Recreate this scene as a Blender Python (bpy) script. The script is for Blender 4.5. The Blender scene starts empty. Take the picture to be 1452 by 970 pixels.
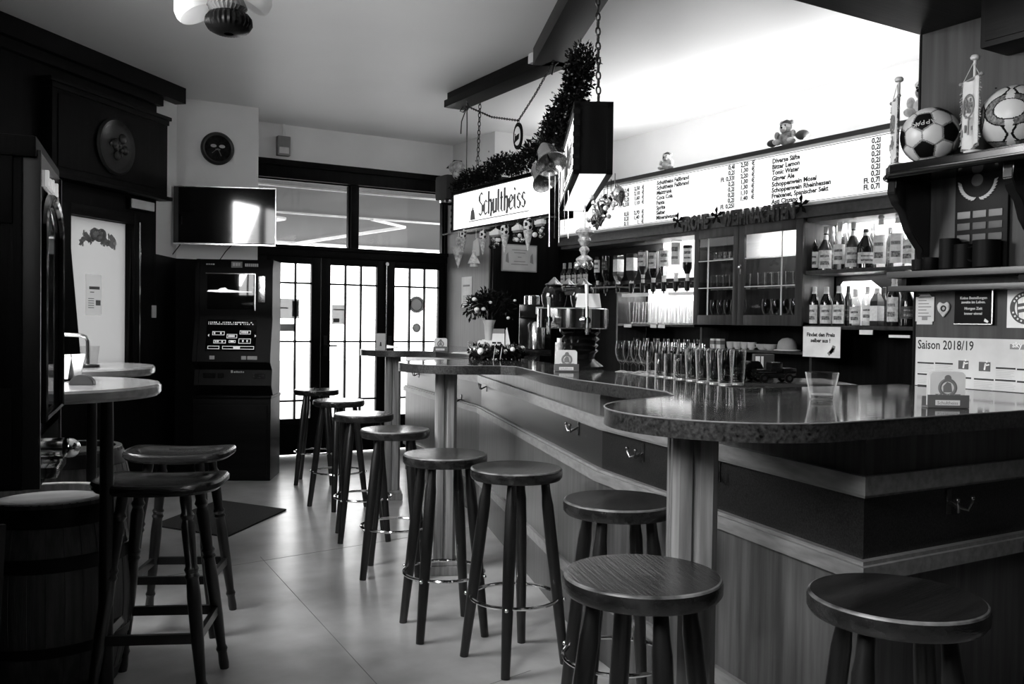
import bpy, bmesh, math, random
from mathutils import Vector, Matrix
random.seed(7)
C = bpy.context.scene.collection
PI = math.pi

# ------------------------------------------------------------------ camera
# Room axes: x along the door wall (to the right), y from the camera towards the door wall, z up.
EYE = Vector((0, 0, 1.36))
FPX, PITCH, ROLL, YAW = 1296.4, .02116, .014047, 1.03205
_c, _s, _cp, _sp = math.cos(ROLL), math.sin(ROLL), math.cos(PITCH), math.sin(PITCH)
_R, _U, _F = Vector((1, 0, 0)), Vector((0, _sp, _cp)), Vector((0, _cp, -_sp))
_r, _u = _R * _c + _U * _s, -_R * _s + _U * _c
_ax = (Vector((math.sin(YAW), math.cos(YAW), 0)), Vector((-math.cos(YAW), math.sin(YAW), 0)), Vector((0, 0, 1)))
def _room(v): return Vector([a.dot(v) for a in _ax])
CR, CU, CF = _room(_r), _room(_u), _room(_F)
cam = bpy.data.cameras.new('camera'); cam_ob = bpy.data.objects.new('camera', cam); C.objects.link(cam_ob)
cam_ob.matrix_world = Matrix(((CR.x, CU.x, -CF.x, EYE.x), (CR.y, CU.y, -CF.y, EYE.y), (CR.z, CU.z, -CF.z, EYE.z), (0, 0, 0, 1)))
cam.sensor_width = 36; cam.sensor_fit = 'HORIZONTAL'; cam.lens = FPX / 1452 * 36; cam.clip_start = .05; cam.clip_end = 200
bpy.context.scene.camera = cam_ob
# measuring helpers: a point seen in the photograph, read off on a known plane of the room
def ray(px, py): return CR * ((px - 726) / FPX) - CU * ((py - 485) / FPX) + CF
def onz(px, py, z=0.): d = ray(px, py); return EYE + d * ((z - EYE.z) / d.z)
def onx(px, py, x): d = ray(px, py); return EYE + d * (x / d.x)
def ony(px, py, y): d = ray(px, py); return EYE + d * (y / d.y)
def atd(px, py, dep): return EYE + ray(px, py) * dep

# ------------------------------------------------------------------ light and exposure
sc = bpy.context.scene
sc.view_settings.view_transform = 'Standard'; sc.view_settings.look = 'None'
sc.view_settings.gamma = 1; sc.view_settings.use_curve_mapping = False
sc.view_settings.exposure = 0.0
W = bpy.data.worlds.new('sky'); sc.world = W; W.use_nodes = True
W.node_tree.nodes['Background'].inputs[0].default_value = (1, 1, 1, 1)
W.node_tree.nodes['Background'].inputs[1].default_value = 8.0
def area(name, loc, target, sx, sy, power, spread=PI):
    l = bpy.data.lights.new(name, 'AREA'); l.shape = 'RECTANGLE'; l.size = sx; l.size_y = sy; l.energy = power; l.spread = spread
    o = bpy.data.objects.new(name, l); C.objects.link(o); o.location = loc
    o.rotation_euler = (Vector(target) - Vector(loc)).to_track_quat('-Z', 'Y').to_euler(); return o
area('daylight_door', (3.5, 11.4, 3.1), (2.6, 6.0, 0.2), 3.0, 1.4, 1300)
area('added_left_light', (-1.2, 3.9, 2.7), (2.4, 4.6, .7), 1.6, 1.3, 240)  # outside the added left window, lights bar front and stools from the side
area('added_near_light', (-1.0, 1.1, 2.6), (2.0, 1.7, .9), 1.1, 1.1, 130)  # added light that brightens the near post and faces turned to the camera
area('price_board_uplight', (5.02, 5.4, 2.66), (5.08, 5.4, 3.3), 3.9, .06, 40)
area('shelf_tube_light', (5.12, 3.85, 2.06), (5.28, 3.85, 1.85), .95, .03, 11)
area('rack_tube_light', (5.13, 6.0, 2.06), (5.28, 6.0, 1.85), 1.0, .03, 9)
area('rack_lower_tube_light', (5.20, 6.0, 1.66), (5.27, 6.0, 1.4), .9, .02, 5)
area('cabinet_fill_light', (5.08, 4.75, 2.07), (5.22, 4.75, 1.7), .6, .02, 6)  # added light inside the cabinet so that its glasses show
area('shelf_lower_tube_light', (5.20, 3.95, 1.71), (5.27, 3.95, 1.4), .8, .02, 4)

# ------------------------------------------------------------------ materials (the photograph is black and white)
def nodes(name):
    m = bpy.data.materials.new(name); m.use_nodes = True
    return m, m.node_tree, m.node_tree.nodes['Principled BSDF']
def g3(v): return (v, v, v, 1)
def mat(name, g, rough=.5, metal=0., spec=.5, var=0., scale=8., bump=0., bscale=60., stretch=(1, 1, 1), coat=0.):
    m, t, b = nodes(name)
    b.inputs['Roughness'].default_value = rough; b.inputs['Metallic'].default_value = metal
    b.inputs['Specular IOR Level'].default_value = spec * (.15 if g < .009 and rough > .3 else 1); b.inputs['Base Color'].default_value = g3(g)
    b.inputs['Coat Weight'].default_value = coat; b.inputs['Coat Roughness'].default_value = .12
    tc = t.nodes.new('ShaderNodeTexCoord'); mp = t.nodes.new('ShaderNodeMapping'); mp.inputs['Scale'].default_value = stretch
    t.links.new(tc.outputs['Object'], mp.inputs[0])
    if not var: var = g * .12
    n = t.nodes.new('ShaderNodeTexNoise'); n.inputs['Scale'].default_value = scale; n.inputs['Detail'].default_value = 6
    r = t.nodes.new('ShaderNodeValToRGB')
    r.color_ramp.elements[0].position = .3; r.color_ramp.elements[1].position = .7
    r.color_ramp.elements[0].color = g3(max(0, g - var)); r.color_ramp.elements[1].color = g3(g + var)
    t.links.new(mp.outputs[0], n.inputs['Vector']); t.links.new(n.outputs['Fac'], r.inputs[0]); t.links.new(r.outputs[0], b.inputs['Base Color'])
    if bump:
        n2 = t.nodes.new('ShaderNodeTexNoise'); n2.inputs['Scale'].default_value = bscale; n2.inputs['Detail'].default_value = 4
        bp = t.nodes.new('ShaderNodeBump'); bp.inputs['Strength'].default_value = bump; bp.inputs['Distance'].default_value = .004
        t.links.new(mp.outputs[0], n2.inputs['Vector']); t.links.new(n2.outputs['Fac'], bp.inputs['Height']); t.links.new(bp.outputs[0], b.inputs['Normal'])
    return m
def wood(name, g, var, rough=.4, axis='z', scale=5., coat=0., bump=.1):
    st = {'z': (6, 6, .35), 'x': (.35, 6, 6), 'y': (6, .35, 6)}[axis]
    return mat(name, g, rough, 0, .5, var, scale, bump, 22., st, coat)
def emit(name, g, s):
    m, t, b = nodes(name); b.inputs['Base Color'].default_value = g3(g)
    b.inputs['Emission Color'].default_value = g3(g); b.inputs['Emission Strength'].default_value = s; b.inputs['Roughness'].default_value = .3
    return m
def glassy(name, tint=.92, refl=1.0, rough=.03, ior=1.45, minr=.0, haze=0.):
    m, t, b = nodes(name); t.nodes.remove(b)
    tr = t.nodes.new('ShaderNodeBsdfTransparent'); tr.inputs[0].default_value = g3(tint)
    gl = t.nodes.new('ShaderNodeBsdfGlossy'); gl.inputs['Color'].default_value = g3(refl); gl.inputs['Roughness'].default_value = rough
    fr = t.nodes.new('ShaderNodeFresnel'); fr.inputs[0].default_value = ior
    mx = t.nodes.new('ShaderNodeMixShader'); o = t.nodes['Material Output']
    ad = t.nodes.new('ShaderNodeMath'); ad.operation = 'ADD'; ad.inputs[1].default_value = minr; ad.use_clamp = True
    ge = t.nodes.new('ShaderNodeNewGeometry'); iv = t.nodes.new('ShaderNodeMath'); iv.operation = 'SUBTRACT'; iv.inputs[0].default_value = 1
    ml = t.nodes.new('ShaderNodeMath'); ml.operation = 'MULTIPLY'; t.links.new(ge.outputs['Backfacing'], iv.inputs[1]); t.links.new(ad.outputs[0], ml.inputs[0]); t.links.new(iv.outputs[0], ml.inputs[1])
    t.links.new(fr.outputs[0], ad.inputs[0]); t.links.new(ml.outputs[0], mx.inputs[0]); t.links.new(tr.outputs[0], mx.inputs[1]); t.links.new(gl.outputs[0], mx.inputs[2]); t.links.new(mx.outputs[0], o.inputs[0])
    if haze:
        d = t.nodes.new('ShaderNodeBsdfDiffuse'); d.inputs[0].default_value = g3(.9); m2 = t.nodes.new('ShaderNodeMixShader'); lw = t.nodes.new('ShaderNodeLayerWeight'); lw.inputs['Blend'].default_value = .5; pw = t.nodes.new('ShaderNodeMath'); pw.operation = 'POWER'; pw.inputs[1].default_value = 3.0; mu = t.nodes.new('ShaderNodeMath'); mu.operation = 'MULTIPLY'; mu.inputs[1].default_value = haze
        t.links.new(lw.outputs['Facing'], pw.inputs[0]); t.links.new(pw.outputs[0], mu.inputs[0]); t.links.new(mu.outputs[0], m2.inputs[0])
        t.links.new(mx.outputs[0], m2.inputs[1]); t.links.new(d.outputs[0], m2.inputs[2]); t.links.new(m2.outputs[0], o.inputs[0])
    return m
def frosted(name, g, trans):
    m, t, b = nodes(name); t.nodes.remove(b)
    tr = t.nodes.new('ShaderNodeBsdfTranslucent'); tr.inputs[0].default_value = g3(g)
    d = t.nodes.new('ShaderNodeBsdfDiffuse'); d.inputs[0].default_value = g3(g)
    mx = t.nodes.new('ShaderNodeMixShader'); mx.inputs[0].default_value = trans
    t.links.new(d.outputs[0], mx.inputs[1]); t.links.new(tr.outputs[0], mx.inputs[2]); t.links.new(mx.outputs[0], t.nodes['Material Output'].inputs[0])
    return m
m_floor = mat('floor_lino', .41, .28, 0, .6, .09, 4.5, .05, 30)
m_ceil = mat('ceiling_paint', .8, .45, 0, .4, .02, 1.2, .15, 40)
m_wall = mat('wall_paint', .78, .8, 0, .3, .03, 3, .3, 35)
m_wallbright = mat('wall_paint_bar', .60, .8, 0, .3, .02, 3, .2, 35)
m_dark = wood('dark_stained_wood', .004, .002, .4)
m_darkx = wood('dark_stained_wood_across', .004, .002, .4, 'x')
m_black = mat('black_paint', .006, .4)
m_stool = wood('stool_leg_wood', .009, .005, .3, 'z', 6, .3)
m_seat = wood('stool_seat_wood', .014, .016, .2, 'x', 2.0, .08, .35)
m_worn = mat('worn_wood_rim', .09, .45, 0, .5, .16, 16)
m_panel = wood('bar_front_wood', .07, .03, .3, 'z', 7)
m_rail = wood('bar_rail_wood', .19, .05, .35, 'y', 9)
m_band = mat('speckled_laminate', .010, .3, 0, .5, .02, 190, .1, 200)
m_top = mat('countertop_laminate', .06, .075, 0, .6, .055, 3.2, .03, 14, (.5, 5, 1))
m_edge = mat('countertop_edge', .016, .3, 0, .6, .04, 110, .1, 180)
m_post = wood('post_wood', .18, .10, .45, 'z', 6)
m_chrome = mat('chrome', .8, .12, 1)
m_steel = mat('brushed_steel', .62, .2, 1)
m_iron = mat('black_iron', .02, .4, .6)
m_white = mat('white_paper', .78, .7)
m_paper = mat('grey_paper', .55, .7)
m_grey = mat('mid_grey_print', .22, .6)
m_ink = mat('black_ink', .012, .6)
m_gloss = mat('gloss_black_plastic', .008, .12)
m_screen = mat('dark_screen_glass', .006, .05, 0, 1.0)
m_barrel = wood('barrel_oak', .06, .03, .6, 'z', 8, 0, .3)
m_barreltop = wood('barrel_head_oak', .3, .08, .5, 'x', 5)
m_hoop = mat('barrel_hoop', .012, .5, .6)
m_table = wood('table_wood', .3, .09, .2, 'x', 4, .4)
m_mat = mat('door_mat', .035, .95, 0, .2, .015, 90, .6, 150)
m_glass = glassy('clear_glass', .93, 1, .02)
m_pane = glassy('window_pane', .9, .9, .05)
m_cabpane = glassy('cabinet_pane', .9, .9, .03, 1.45, .03)
m_gdark = mat('dark_bottle_glass', .008, .08, 0, .6)
m_gmid = mat('brown_bottle_glass', .035, .08, 0, .6)
m_label = mat('bottle_label', .6, .6, 0, .3, .16, 60)
m_labelw = mat('white_bottle_label', .75, .6, 0, .3, .08, 70)
m_labeld = mat('dark_bottle_label', .06, .5, 0, .3, .05, 80)
m_fir = mat('fir_needles', .008, .6, 0, .25, .005, 40)
m_lit = emit('lit_sign_face', 1, 1.0)
m_board = emit('lit_price_board', 1, .95)
m_wallwood = wood('wall_panel_wood', .013, .02, .55, 'z', 5)
m_leath = mat('ball_white', .6, .35)
m_tinsel = mat('silver_tinsel', .75, .2, .9)
m_banner = mat('banner_felt', .07, .8, 0, .3, .04, 50)
m_out = mat('outside_paving', .35, .8)
m_awn = mat('awning_cloth', .16, .8, 0, .2, .04, 4, 0, 1, (.3, 3, 1))
m_awnbar = mat('awning_arm', .8, .4)
m_plush = mat('plush_fur', .3, .95, 0, .1, .2, 25, .8, 90)
m_plushw = mat('pale_plush', .6, .95, 0, .1, .1, 30, .8, 90)
m_shade = frosted('frosted_lamp_glass', .85, .5)

# ------------------------------------------------------------------ mesh building
class MB:
    def __init__(s): s.bm = bmesh.new(); s.mi = 0
    def _in(s, t, mtx=None):
        if mtx is not None: bmesh.ops.transform(t, matrix=mtx, verts=t.verts)
        mp = {v: s.bm.verts.new(v.co) for v in t.verts}
        for f in t.faces:
            try: nf = s.bm.faces.new([mp[v] for v in f.verts]); nf.material_index = s.mi if s.mi >= 0 else f.material_index
            except ValueError: pass
        t.free(); return s
    def face(s, pts):
        f = s.bm.faces.new([s.bm.verts.new(p) for p in pts]); f.material_index = s.mi; return s
    def box(s, x0, y0, z0, x1, y1, z1, bev=0, mtx=None):
        t = bmesh.new(); bmesh.ops.create_cube(t, size=1)
        for v in t.verts: v.co = Vector(((x0 + x1) / 2 + v.co.x * (x1 - x0), (y0 + y1) / 2 + v.co.y * (y1 - y0), (z0 + z1) / 2 + v.co.z * (z1 - z0)))
        if bev: bmesh.ops.bevel(t, geom=t.edges[:], offset=bev, segments=2, affect='EDGES', profile=.7)
        bmesh.ops.recalc_face_normals(t, faces=t.faces); return s._in(t, mtx)
    def bar(s, p0, p1, w, h, up=(0, 0, 1)):
        p0, p1 = Vector(p0), Vector(p1); d = p1 - p0; L = d.length; d.normalize()
        side = d.cross(Vector(up));
        if side.length < 1e-4: side = d.cross(Vector((1, 0, 0)))
        side.normalize(); u2 = side.cross(d)
        m = Matrix((( d.x, side.x, u2.x, p0.x), (d.y, side.y, u2.y, p0.y), (d.z, side.z, u2.z, p0.z), (0, 0, 0, 1)))
        return s.box(0, -w / 2, -h / 2, L, w / 2, h / 2, 0, m)
    def lathe(s, prof, n=24, mtx=None, cap=True):
        t = bmesh.new(); rings = []
        for r, z in prof: rings.append([t.verts.new((r * math.cos(2 * PI * i / n), r * math.sin(2 * PI * i / n), z)) for i in range(n)])
        for a, b in zip(rings, rings[1:]):
            for i in range(n): t.faces.new((a[i], a[(i + 1) % n], b[(i + 1) % n], b[i]))
        if cap:
            t.faces.new(rings[0][::-1]); t.faces.new(rings[-1])
        return s._in(t, mtx)
    def cyl(s, p0, p1, r0, r1=None, n=14, mids=()):
        if r1 is None: r1 = r0
        p0, p1 = Vector(p0), Vector(p1); d = p1 - p0; q = d.to_track_quat('Z', 'Y').to_matrix().to_4x4()
        return s.lathe([(r0, 0)] + [(r, d.length * f) for f, r in mids] + [(r1, d.length)], n, Matrix.Translation(p0) @ q)
    def prism(s, poly, z0, z1, mtx=None, bev=0):
        t = bmesh.new(); a = [t.verts.new((x, y, z0)) for x, y in poly]; f = t.faces.new(a)
        r = bmesh.ops.extrude_face_region(t, geom=[f]); vs = [v for v in r['geom'] if isinstance(v, bmesh.types.BMVert)]
        bmesh.ops.translate(t, vec=(0, 0, z1 - z0), verts=vs); bmesh.ops.recalc_face_normals(t, faces=t.faces)
        if bev: bmesh.ops.bevel(t, geom=[e for e in t.edges], offset=bev, segments=2, affect='EDGES')
        return s._in(t, mtx)
    def tube(s, pts, r, n=8, closed=False):
        pts = [Vector(p) for p in pts]; t = bmesh.new(); rings = []; N = len(pts)
        for i, p in enumerate(pts):
            a = pts[(i - 1) % N] if (closed or i > 0) else p; b = pts[(i + 1) % N] if (closed or i < N - 1) else p
            d = (b - a).normalized(); q = d.to_track_quat('Z', 'Y')
            rr = r[i] if isinstance(r, (list, tuple)) else r
            rings.append([t.verts.new(p + q @ Vector((rr * math.cos(2 * PI * k / n), rr * math.sin(2 * PI * k / n), 0))) for k in range(n)])
        for i in range(N if closed else N - 1):
            A, B = rings[i], rings[(i + 1) % N]
            best = min(range(n), key=lambda o: sum((A[k].co - B[(k + o) % n].co).length for k in range(n)))
            for k in range(n): t.faces.new((A[k], A[(k + 1) % n], B[(k + 1 + best) % n], B[(k + best) % n]))
        if not closed: t.faces.new(rings[0][::-1]); t.faces.new(rings[-1])
        bmesh.ops.recalc_face_normals(t, faces=t.faces); return s._in(t)
    def torus(s, c, R, r, n=40, m=8, mtx=None):
        t = bmesh.new(); c = Vector(c)
        rings = [[t.verts.new(c + Vector(((R + r * math.cos(2 * PI * j / m)) * math.cos(2 * PI * i / n), (R + r * math.cos(2 * PI * j / m)) * math.sin(2 * PI * i / n), r * math.sin(2 * PI * j / m)))) for j in range(m)] for i in range(n)]
        for i in range(n):
            A, B = rings[i], rings[(i + 1) % n]
            for j in range(m): t.faces.new((A[j], B[j], B[(j + 1) % m], A[(j + 1) % m]))
        return s._in(t, mtx)
    def ball(s, c, r, sc3=(1, 1, 1), u=16, v=10):
        t = bmesh.new(); bmesh.ops.create_uvsphere(t, u_segments=u, v_segments=v, radius=r)
        return s._in(t, Matrix.Translation(Vector(c)) @ Matrix.Diagonal((*sc3, 1)))
    def build(s, name, ms, parent=None, loc=None, rotz=0, smooth=True, ang=35):
        me = bpy.data.meshes.new(name); bmesh.ops.remove_doubles(s.bm, verts=s.bm.verts, dist=1e-6) if False else None
        s.bm.normal_update(); s.bm.to_mesh(me); s.bm.free()
        for m in (ms if isinstance(ms, (list, tuple)) else [ms]): me.materials.append(m)
        if smooth:
            me.polygons.foreach_set('use_smooth', [True] * len(me.polygons)); me.set_sharp_from_angle(angle=math.radians(ang))
        o = bpy.data.objects.new(name, me); C.objects.link(o)
        if parent: o.parent = parent
        if loc is not None: o.location = loc
        o.rotation_euler.z = rotz
        return o
def tag(o, label, cat, group=None):
    o['label'] = label; o['category'] = cat
    if group: o['group'] = group
    return o
def thing(name, label, cat, loc=(0, 0, 0), rotz=0., group=None):
    o = bpy.data.objects.new(name, None); C.objects.link(o); o.empty_display_size = .05
    o.location = loc; o.rotation_euler = (0, 0, rotz); return tag(o, label, cat, group)
KIDS = {}
def dup(root, loc, rotz=0., label=None, group=None, sc3=None):
    r = root.copy(); C.objects.link(r); r.location = loc; r.rotation_euler = (0, 0, rotz)
    if sc3: r.scale = sc3
    if label: r['label'] = label
    if group: r['group'] = group
    for ch in list(root.children):
        c = ch.copy(); C.objects.link(c); c.parent = r
        for g in list(ch.children):
            d = g.copy(); C.objects.link(d); d.parent = c
    return r
def struct(o): o['kind'] = 'structure'; return o
def text(name, s, size, ms, parent, mtx, align='LEFT', ext=.0008, sx=1., bold=0.):
    cu = bpy.data.curves.new(name, 'FONT'); cu.body = s; cu.size = size; cu.align_x = align; cu.extrude = ext; cu.resolution_u = 2; cu.offset = bold
    tmp = bpy.data.objects.new('tmp_text', cu); C.objects.link(tmp); bpy.context.view_layer.update()
    me = bpy.data.meshes.new_from_object(tmp.evaluated_get(bpy.context.evaluated_depsgraph_get())); me.name = name
    bpy.data.objects.remove(tmp); bpy.data.curves.remove(cu)
    me.transform(mtx @ Matrix.Diagonal((sx, 1, 1, 1)))
    me.materials.clear(); me.materials.append(ms)
    o = bpy.data.objects.new(name, me); C.objects.link(o)
    if parent: o.parent = parent
    return o
def texts(name, rows, ms, parent, bold=0.):
    """several lines of writing as one mesh: rows = (string, size, matrix, align)"""
    bm = bmesh.new()
    for s, size, mtx, al in rows:
        o = text('tmp', s, size, ms, None, mtx, al, bold=bold); bm.from_mesh(o.data); me = o.data
        bpy.data.objects.remove(o); bpy.data.meshes.remove(me)
    me = bpy.data.meshes.new(name); bm.to_mesh(me); bm.free(); me.materials.append(ms)
    o = bpy.data.objects.new(name, me); C.objects.link(o); o.parent = parent; return o
def front(x, y, z):  # writing that lies on a local front face (normal -y)
    return Matrix.Translation((x, y, z)) @ Matrix.Rotation(PI / 2, 4, 'X')
ORD = ['first', 'second', 'third', 'fourth', 'fifth', 'sixth', 'seventh', 'eighth', 'ninth', 'tenth', 'eleventh', 'twelfth', 'thirteenth', 'fourteenth', 'fifteenth', 'sixteenth']
NX = -PI / 2   # things that face -x (the back bar and the right wall)

# ------------------------------------------------------------------ the room
H = 3.28
b = MB(); b.box(-.5, -2.7, -.1, 6.1, 9.05, 0); struct(b.build('floor', m_floor))
b = MB()
for p, q, w in (((.3, 4.95), (3.2, 5.35), .006), ((1.2, 1.2), (1.45, 5.2), .005), ((-.1, 2.6), (1.9, 3.0), .005)):
    b.bar((*p, .0004), (*q, .0004), w * .6, .0008)
struct(b.build('trim_1', mat('floor_seam', .2, .6)))
b = MB(); b.box(-.5, -2.7, H, 6.1, 9.1, H + .12); struct(b.build('ceiling', m_ceil))
# door wall
DY = 8.94
b = MB(); b.box(2.2, DY, 2.915, 4.6, DY + .2, H); b.box(1.15, DY, 0, 2.3, DY + .2, H); b.box(4.6, DY, 0, 6.1, DY + .2, H)
struct(b.build('wall_back', m_wall))
b = MB()
A1, A2, A3, A4 = (1.33, 7.915), (1.576, 8.375), (2.285, 8.368), (2.285, DY)
poly = [A1, A2, A3, A4, (1.2, DY), (1.15, 8.0)]
b.prism(poly[::-1], 1.88, H); b.mi = 1; b.prism(poly[::-1], 0, 1.88); struct(b.build('wall_pillar', [m_wall, m_black]))
# diagonal wall with window, seen on the left
TH = math.radians(44.4); ux, uy = math.cos(TH), math.sin(TH)
L0 = (-.28, 6.335); Llen = math.hypot(1.33 - L0[0], 7.915 - L0[1])
dg = bpy.data.objects.new('wall_left_diagonal', None)
def diag(name, builder, ms):
    o = builder.build(name, ms); o.location = (L0[0], L0[1], 0); o.rotation_euler.z = TH; return o
def dl(px, py):  # distance along the diagonal wall and height, read off its plane
    n = Vector((uy, -ux, 0)); d = ray(px, py); t = (Vector((L0[0], L0[1], 0)) - EYE).dot(n) / d.dot(n); p = EYE + d * t
    return (p.x - L0[0]) * ux + (p.y - L0[1]) * uy, p.z
w0, w1, w2, w3 = dl(97, 307), dl(187, 318), dl(181, 514), dl(122, 514)
wx0, wx1, wz0, wz1 = w0[0], w1[0], .98, w1[1]
b = MB(); b.box(0, 0, 0, wx0, .14, H); b.box(wx1, 0, 0, Llen, .14, H); b.box(wx0, 0, 0, wx1, .14, wz0); b.box(wx0, 0, wz1, wx1, .14, H)
struct(diag('wall_left_diagonal', b, m_dark)); bpy.data.objects.remove(dg)
b = MB()  # window casing: the reveal narrows towards the sill
b.prism([(wx0 - .004, wz1), (wx0 + .14, wz0), (wx0 - .004, wz0)], -.02, 0, Matrix.Rotation(PI / 2, 4, 'X'))
b.prism([(wx1 + .004, wz1), (wx1 + .004, wz0), (wx1 - .035, wz0)], -.02, 0, Matrix.Rotation(PI / 2, 4, 'X'))
for a in ((wx0 - .09, wz0 - .08, wx0, wz1 + .08), (wx1, wz0 - .08, wx1 + .05, wz1 + .08), (wx0, wz1, wx1, wz1 + .08), (wx0, wz0 - .08, wx1, wz0)):
    b.box(a[0], -.025, a[1], a[2], .05, a[3], .004)
wf = struct(diag('window_1', b, m_dark))
b = MB(); b.box(wx0, .06, wz0, wx1, .066, wz1); b.build('pane', frosted('window_milk_pane', .32, .95), wf)
b = MB(); b.box(wx1 + .055, -.03, 1.0, wx1 + .075, -.02, wz1 + .02, .003); b.build('metal_edge', m_steel, wf)
# cornice and mouldings
b = MB(); b.box(-.2, -.10, H - .13, Llen + .25, .0, H - .0, 0); b.box(-.2, -.05, H - .2, Llen + .02, 0, H - .13)
struct(diag('trim_2', b, m_black))
# left wall beside the camera; its two unseen windows are added for side light
WY0, WY1, WZ0, WZ1 = 3.1, 4.7, 1.45, 2.95
VY0, VY1, VZ0, VZ1 = .6, 1.6, 1.5, 2.75
b = MB(); b.box(-.48, -2.7, 0, -.28, VY0, H); b.box(-.48, VY1, 0, -.28, WY0, H); b.box(-.48, VY0, 0, -.28, VY1, VZ0); b.box(-.48, VY0, VZ1, -.28, VY1, H); b.box(-.48, WY1, 0, -.28, 6.4, H); b.box(-.48, WY0, 0, -.28, WY1, WZ0); b.box(-.48, WY0, WZ1, -.28, WY1, H)
struct(b.build('wall_left', m_dark))
b = MB()
for a in ((WY0, WZ0, WY0 + .08, WZ1), (WY1 - .08, WZ0, WY1, WZ1), (WY0, WZ0, WY1, WZ0 + .06), (WY0, WZ1 - .06, WY1, WZ1), (3.87, WZ0, 3.93, WZ1)): b.box(-.4, a[0], a[1], -.33, a[2], a[3])
wl = struct(b.build('window_2', m_dark)); b = MB(); b.box(-.37, WY0, WZ0, -.365, WY1, WZ1); b.build('pane', m_pane, wl)  # unseen window, added and sized to light the bar and show in the television
b = MB()
for a in ((VY0, VZ0, VY0 + .08, VZ1), (VY1 - .08, VZ0, VY1, VZ1), (VY0, VZ0, VY1, VZ0 + .06), (VY0, VZ1 - .06, VY1, VZ1)): b.box(-.4, a[0], a[1], -.33, a[2], a[3])
wl = struct(b.build('window_5', m_dark)); b = MB(); b.box(-.37, VY0, VZ0, -.365, VY1, VZ1); b.build('pane', m_pane, wl)  # second unseen window, added to lighten the near post and front faces
b = MB(); b.box(-.48, -2.75, 0, 6.1, -2.6, H); struct(b.build('wall_front', mat('wall_front_paint', .15, .8)))
# bar side
b = MB(); b.box(5.84, 2.1, 0, 6.0, 9.0, H); struct(b.build('wall_right', m_wallbright))
b = MB(); b.box(4.52, 7.95, 0, 5.84, DY, 2.82); struct(b.build('wall_partition', m_dark))
b = MB(); b.box(4.50, 8.0, 0, 4.518, DY, 2.82); struct(b.build('trim_3', wood('grey_panel_wood', .12, .02, .5)))
b = MB(); b.box(4.56, 8.02, 2.82, 5.84, DY, H); struct(b.build('wall_partition_top', m_wallbright))
RX = 3.15
b = MB(); b.box(RX, -2.6, 0, RX + .12, 2.235, 2.487); b.box(RX + .12, 2.10, 0, 5.84, 2.235, 2.487); struct(b.build('wall_right_panelled', m_wallwood))
b = MB(); b.box(1.9, -2.6, 2.487, 5.84, 2.245, H, .01); struct(b.build('ceiling_soffit', wood('soffit_veneer', .008, .004, .35, 'x')))
b = MB(); b.box(RX - .004, 2.234, 0, RX + .13, 2.242, 2.487); struct(b.build('trim_4', m_dark))
b = MB(); b.box(5.30, 2.2, 0, 5.34, 7.95, 2.16); struct(b.build('wall_behind_shelves', m_dark))

# ------------------------------------------------------------------ doors and transom
b = MB()
zt0, zt1 = 2.083, 2.745
X = [2.285, 3.086, 3.793, 4.52]
b.box(2.285, DY - .03, 2.75, 4.52, DY + .12, 2.915, .004); b.box(2.285, DY - .06, 2.87, 4.52, DY, 2.93, .006)
b.box(2.285, DY - .02, 1.99, 4.52, DY + .12, 2.085, .004); b.box(2.285, DY - .04, 2.06, 4.52, DY, 2.10, .005)
b.box(2.285, DY, 0, 2.40, DY + .12, 2.75); b.box(4.47, DY - .01, 0, 4.52, DY + .12, 2.75)
b.box(3.395, DY - .01, 2.085, 3.47, DY + .12, 2.75, .004)
struct(b.build('trim_5', m_dark))
for k, (a, c) in enumerate(((2.40, 3.395), (3.47, 4.47))):
    b = MB()
    for q in ((a, 2.085, a + .02, 2.75), (c - .02, 2.085, c, 2.75), (a, 2.085, c, 2.10), (a, 2.735, c, 2.75)): b.box(q[0], DY + .02, q[1], q[2], DY + .07, q[3])
    o = struct(b.build('window_%d' % (k + 3), m_dark)); b = MB(); b.box(a, DY + .05, 2.085, c, DY + .055, 2.75); b.build('pane', m_pane, o)
doors = ((2.40, 3.083, 2.53, 2.986, (2.627, 2.826)), (3.089, 3.79, 3.186, 3.693, (3.351, 3.52)), (3.796, 4.47, 3.893, 4.407, (4.071, 4.245)))
for k, (a, c, ga, gc, mm) in enumerate(doors):
    z0, z1 = .368, 1.92
    b = MB(); b.box(a, DY, .01, ga, DY + .05, 1.99, .003); b.box(gc, DY, .01, c, DY + .05, 1.99, .003)
    b.box(ga, DY, .01, gc, DY + .05, z0, .003); b.box(ga, DY, z1, gc, DY + .05, 1.99, .003); b.box(ga + .05, DY - .012, .07, gc - .05, DY, z0 - .06, .006)
    o = struct(b.build('door_%d' % (k + 1), m_dark))
    b = MB()
    for x in mm: b.box(x - .009, DY + .008, z0, x + .009, DY + .04, z1)
    for z in (1.726, 1.141, .547): b.box(ga, DY + .006, z - .009, gc, DY + .042, z + .009)
    b.build('glazing_bars', m_dark, o)
    b = MB(); b.box(ga, DY + .022, z0, gc, DY + .027, z1); b.build('pane', m_pane, o)
    if k:
        b = MB(); b.box(a + .02, DY - .02, 1.0, a + .06, DY, 1.2, .004); b.cyl((a + .04, DY - .01, 1.1), (a + .04, DY - .06, 1.1), .009); b.cyl((a + .04, DY - .055, 1.1), (a + .15, DY - .055, 1.1), .009)
        b.build('door_handle', m_iron, o)
b = MB(); b.cyl((3.79, DY - .02, .4), (3.79, DY - .02, 1.95), .008); b.cyl((3.79, DY - .035, 1.955), (3.79, DY - .005, 1.955), .02); struct(b.build('trim_6', m_steel))
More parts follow.
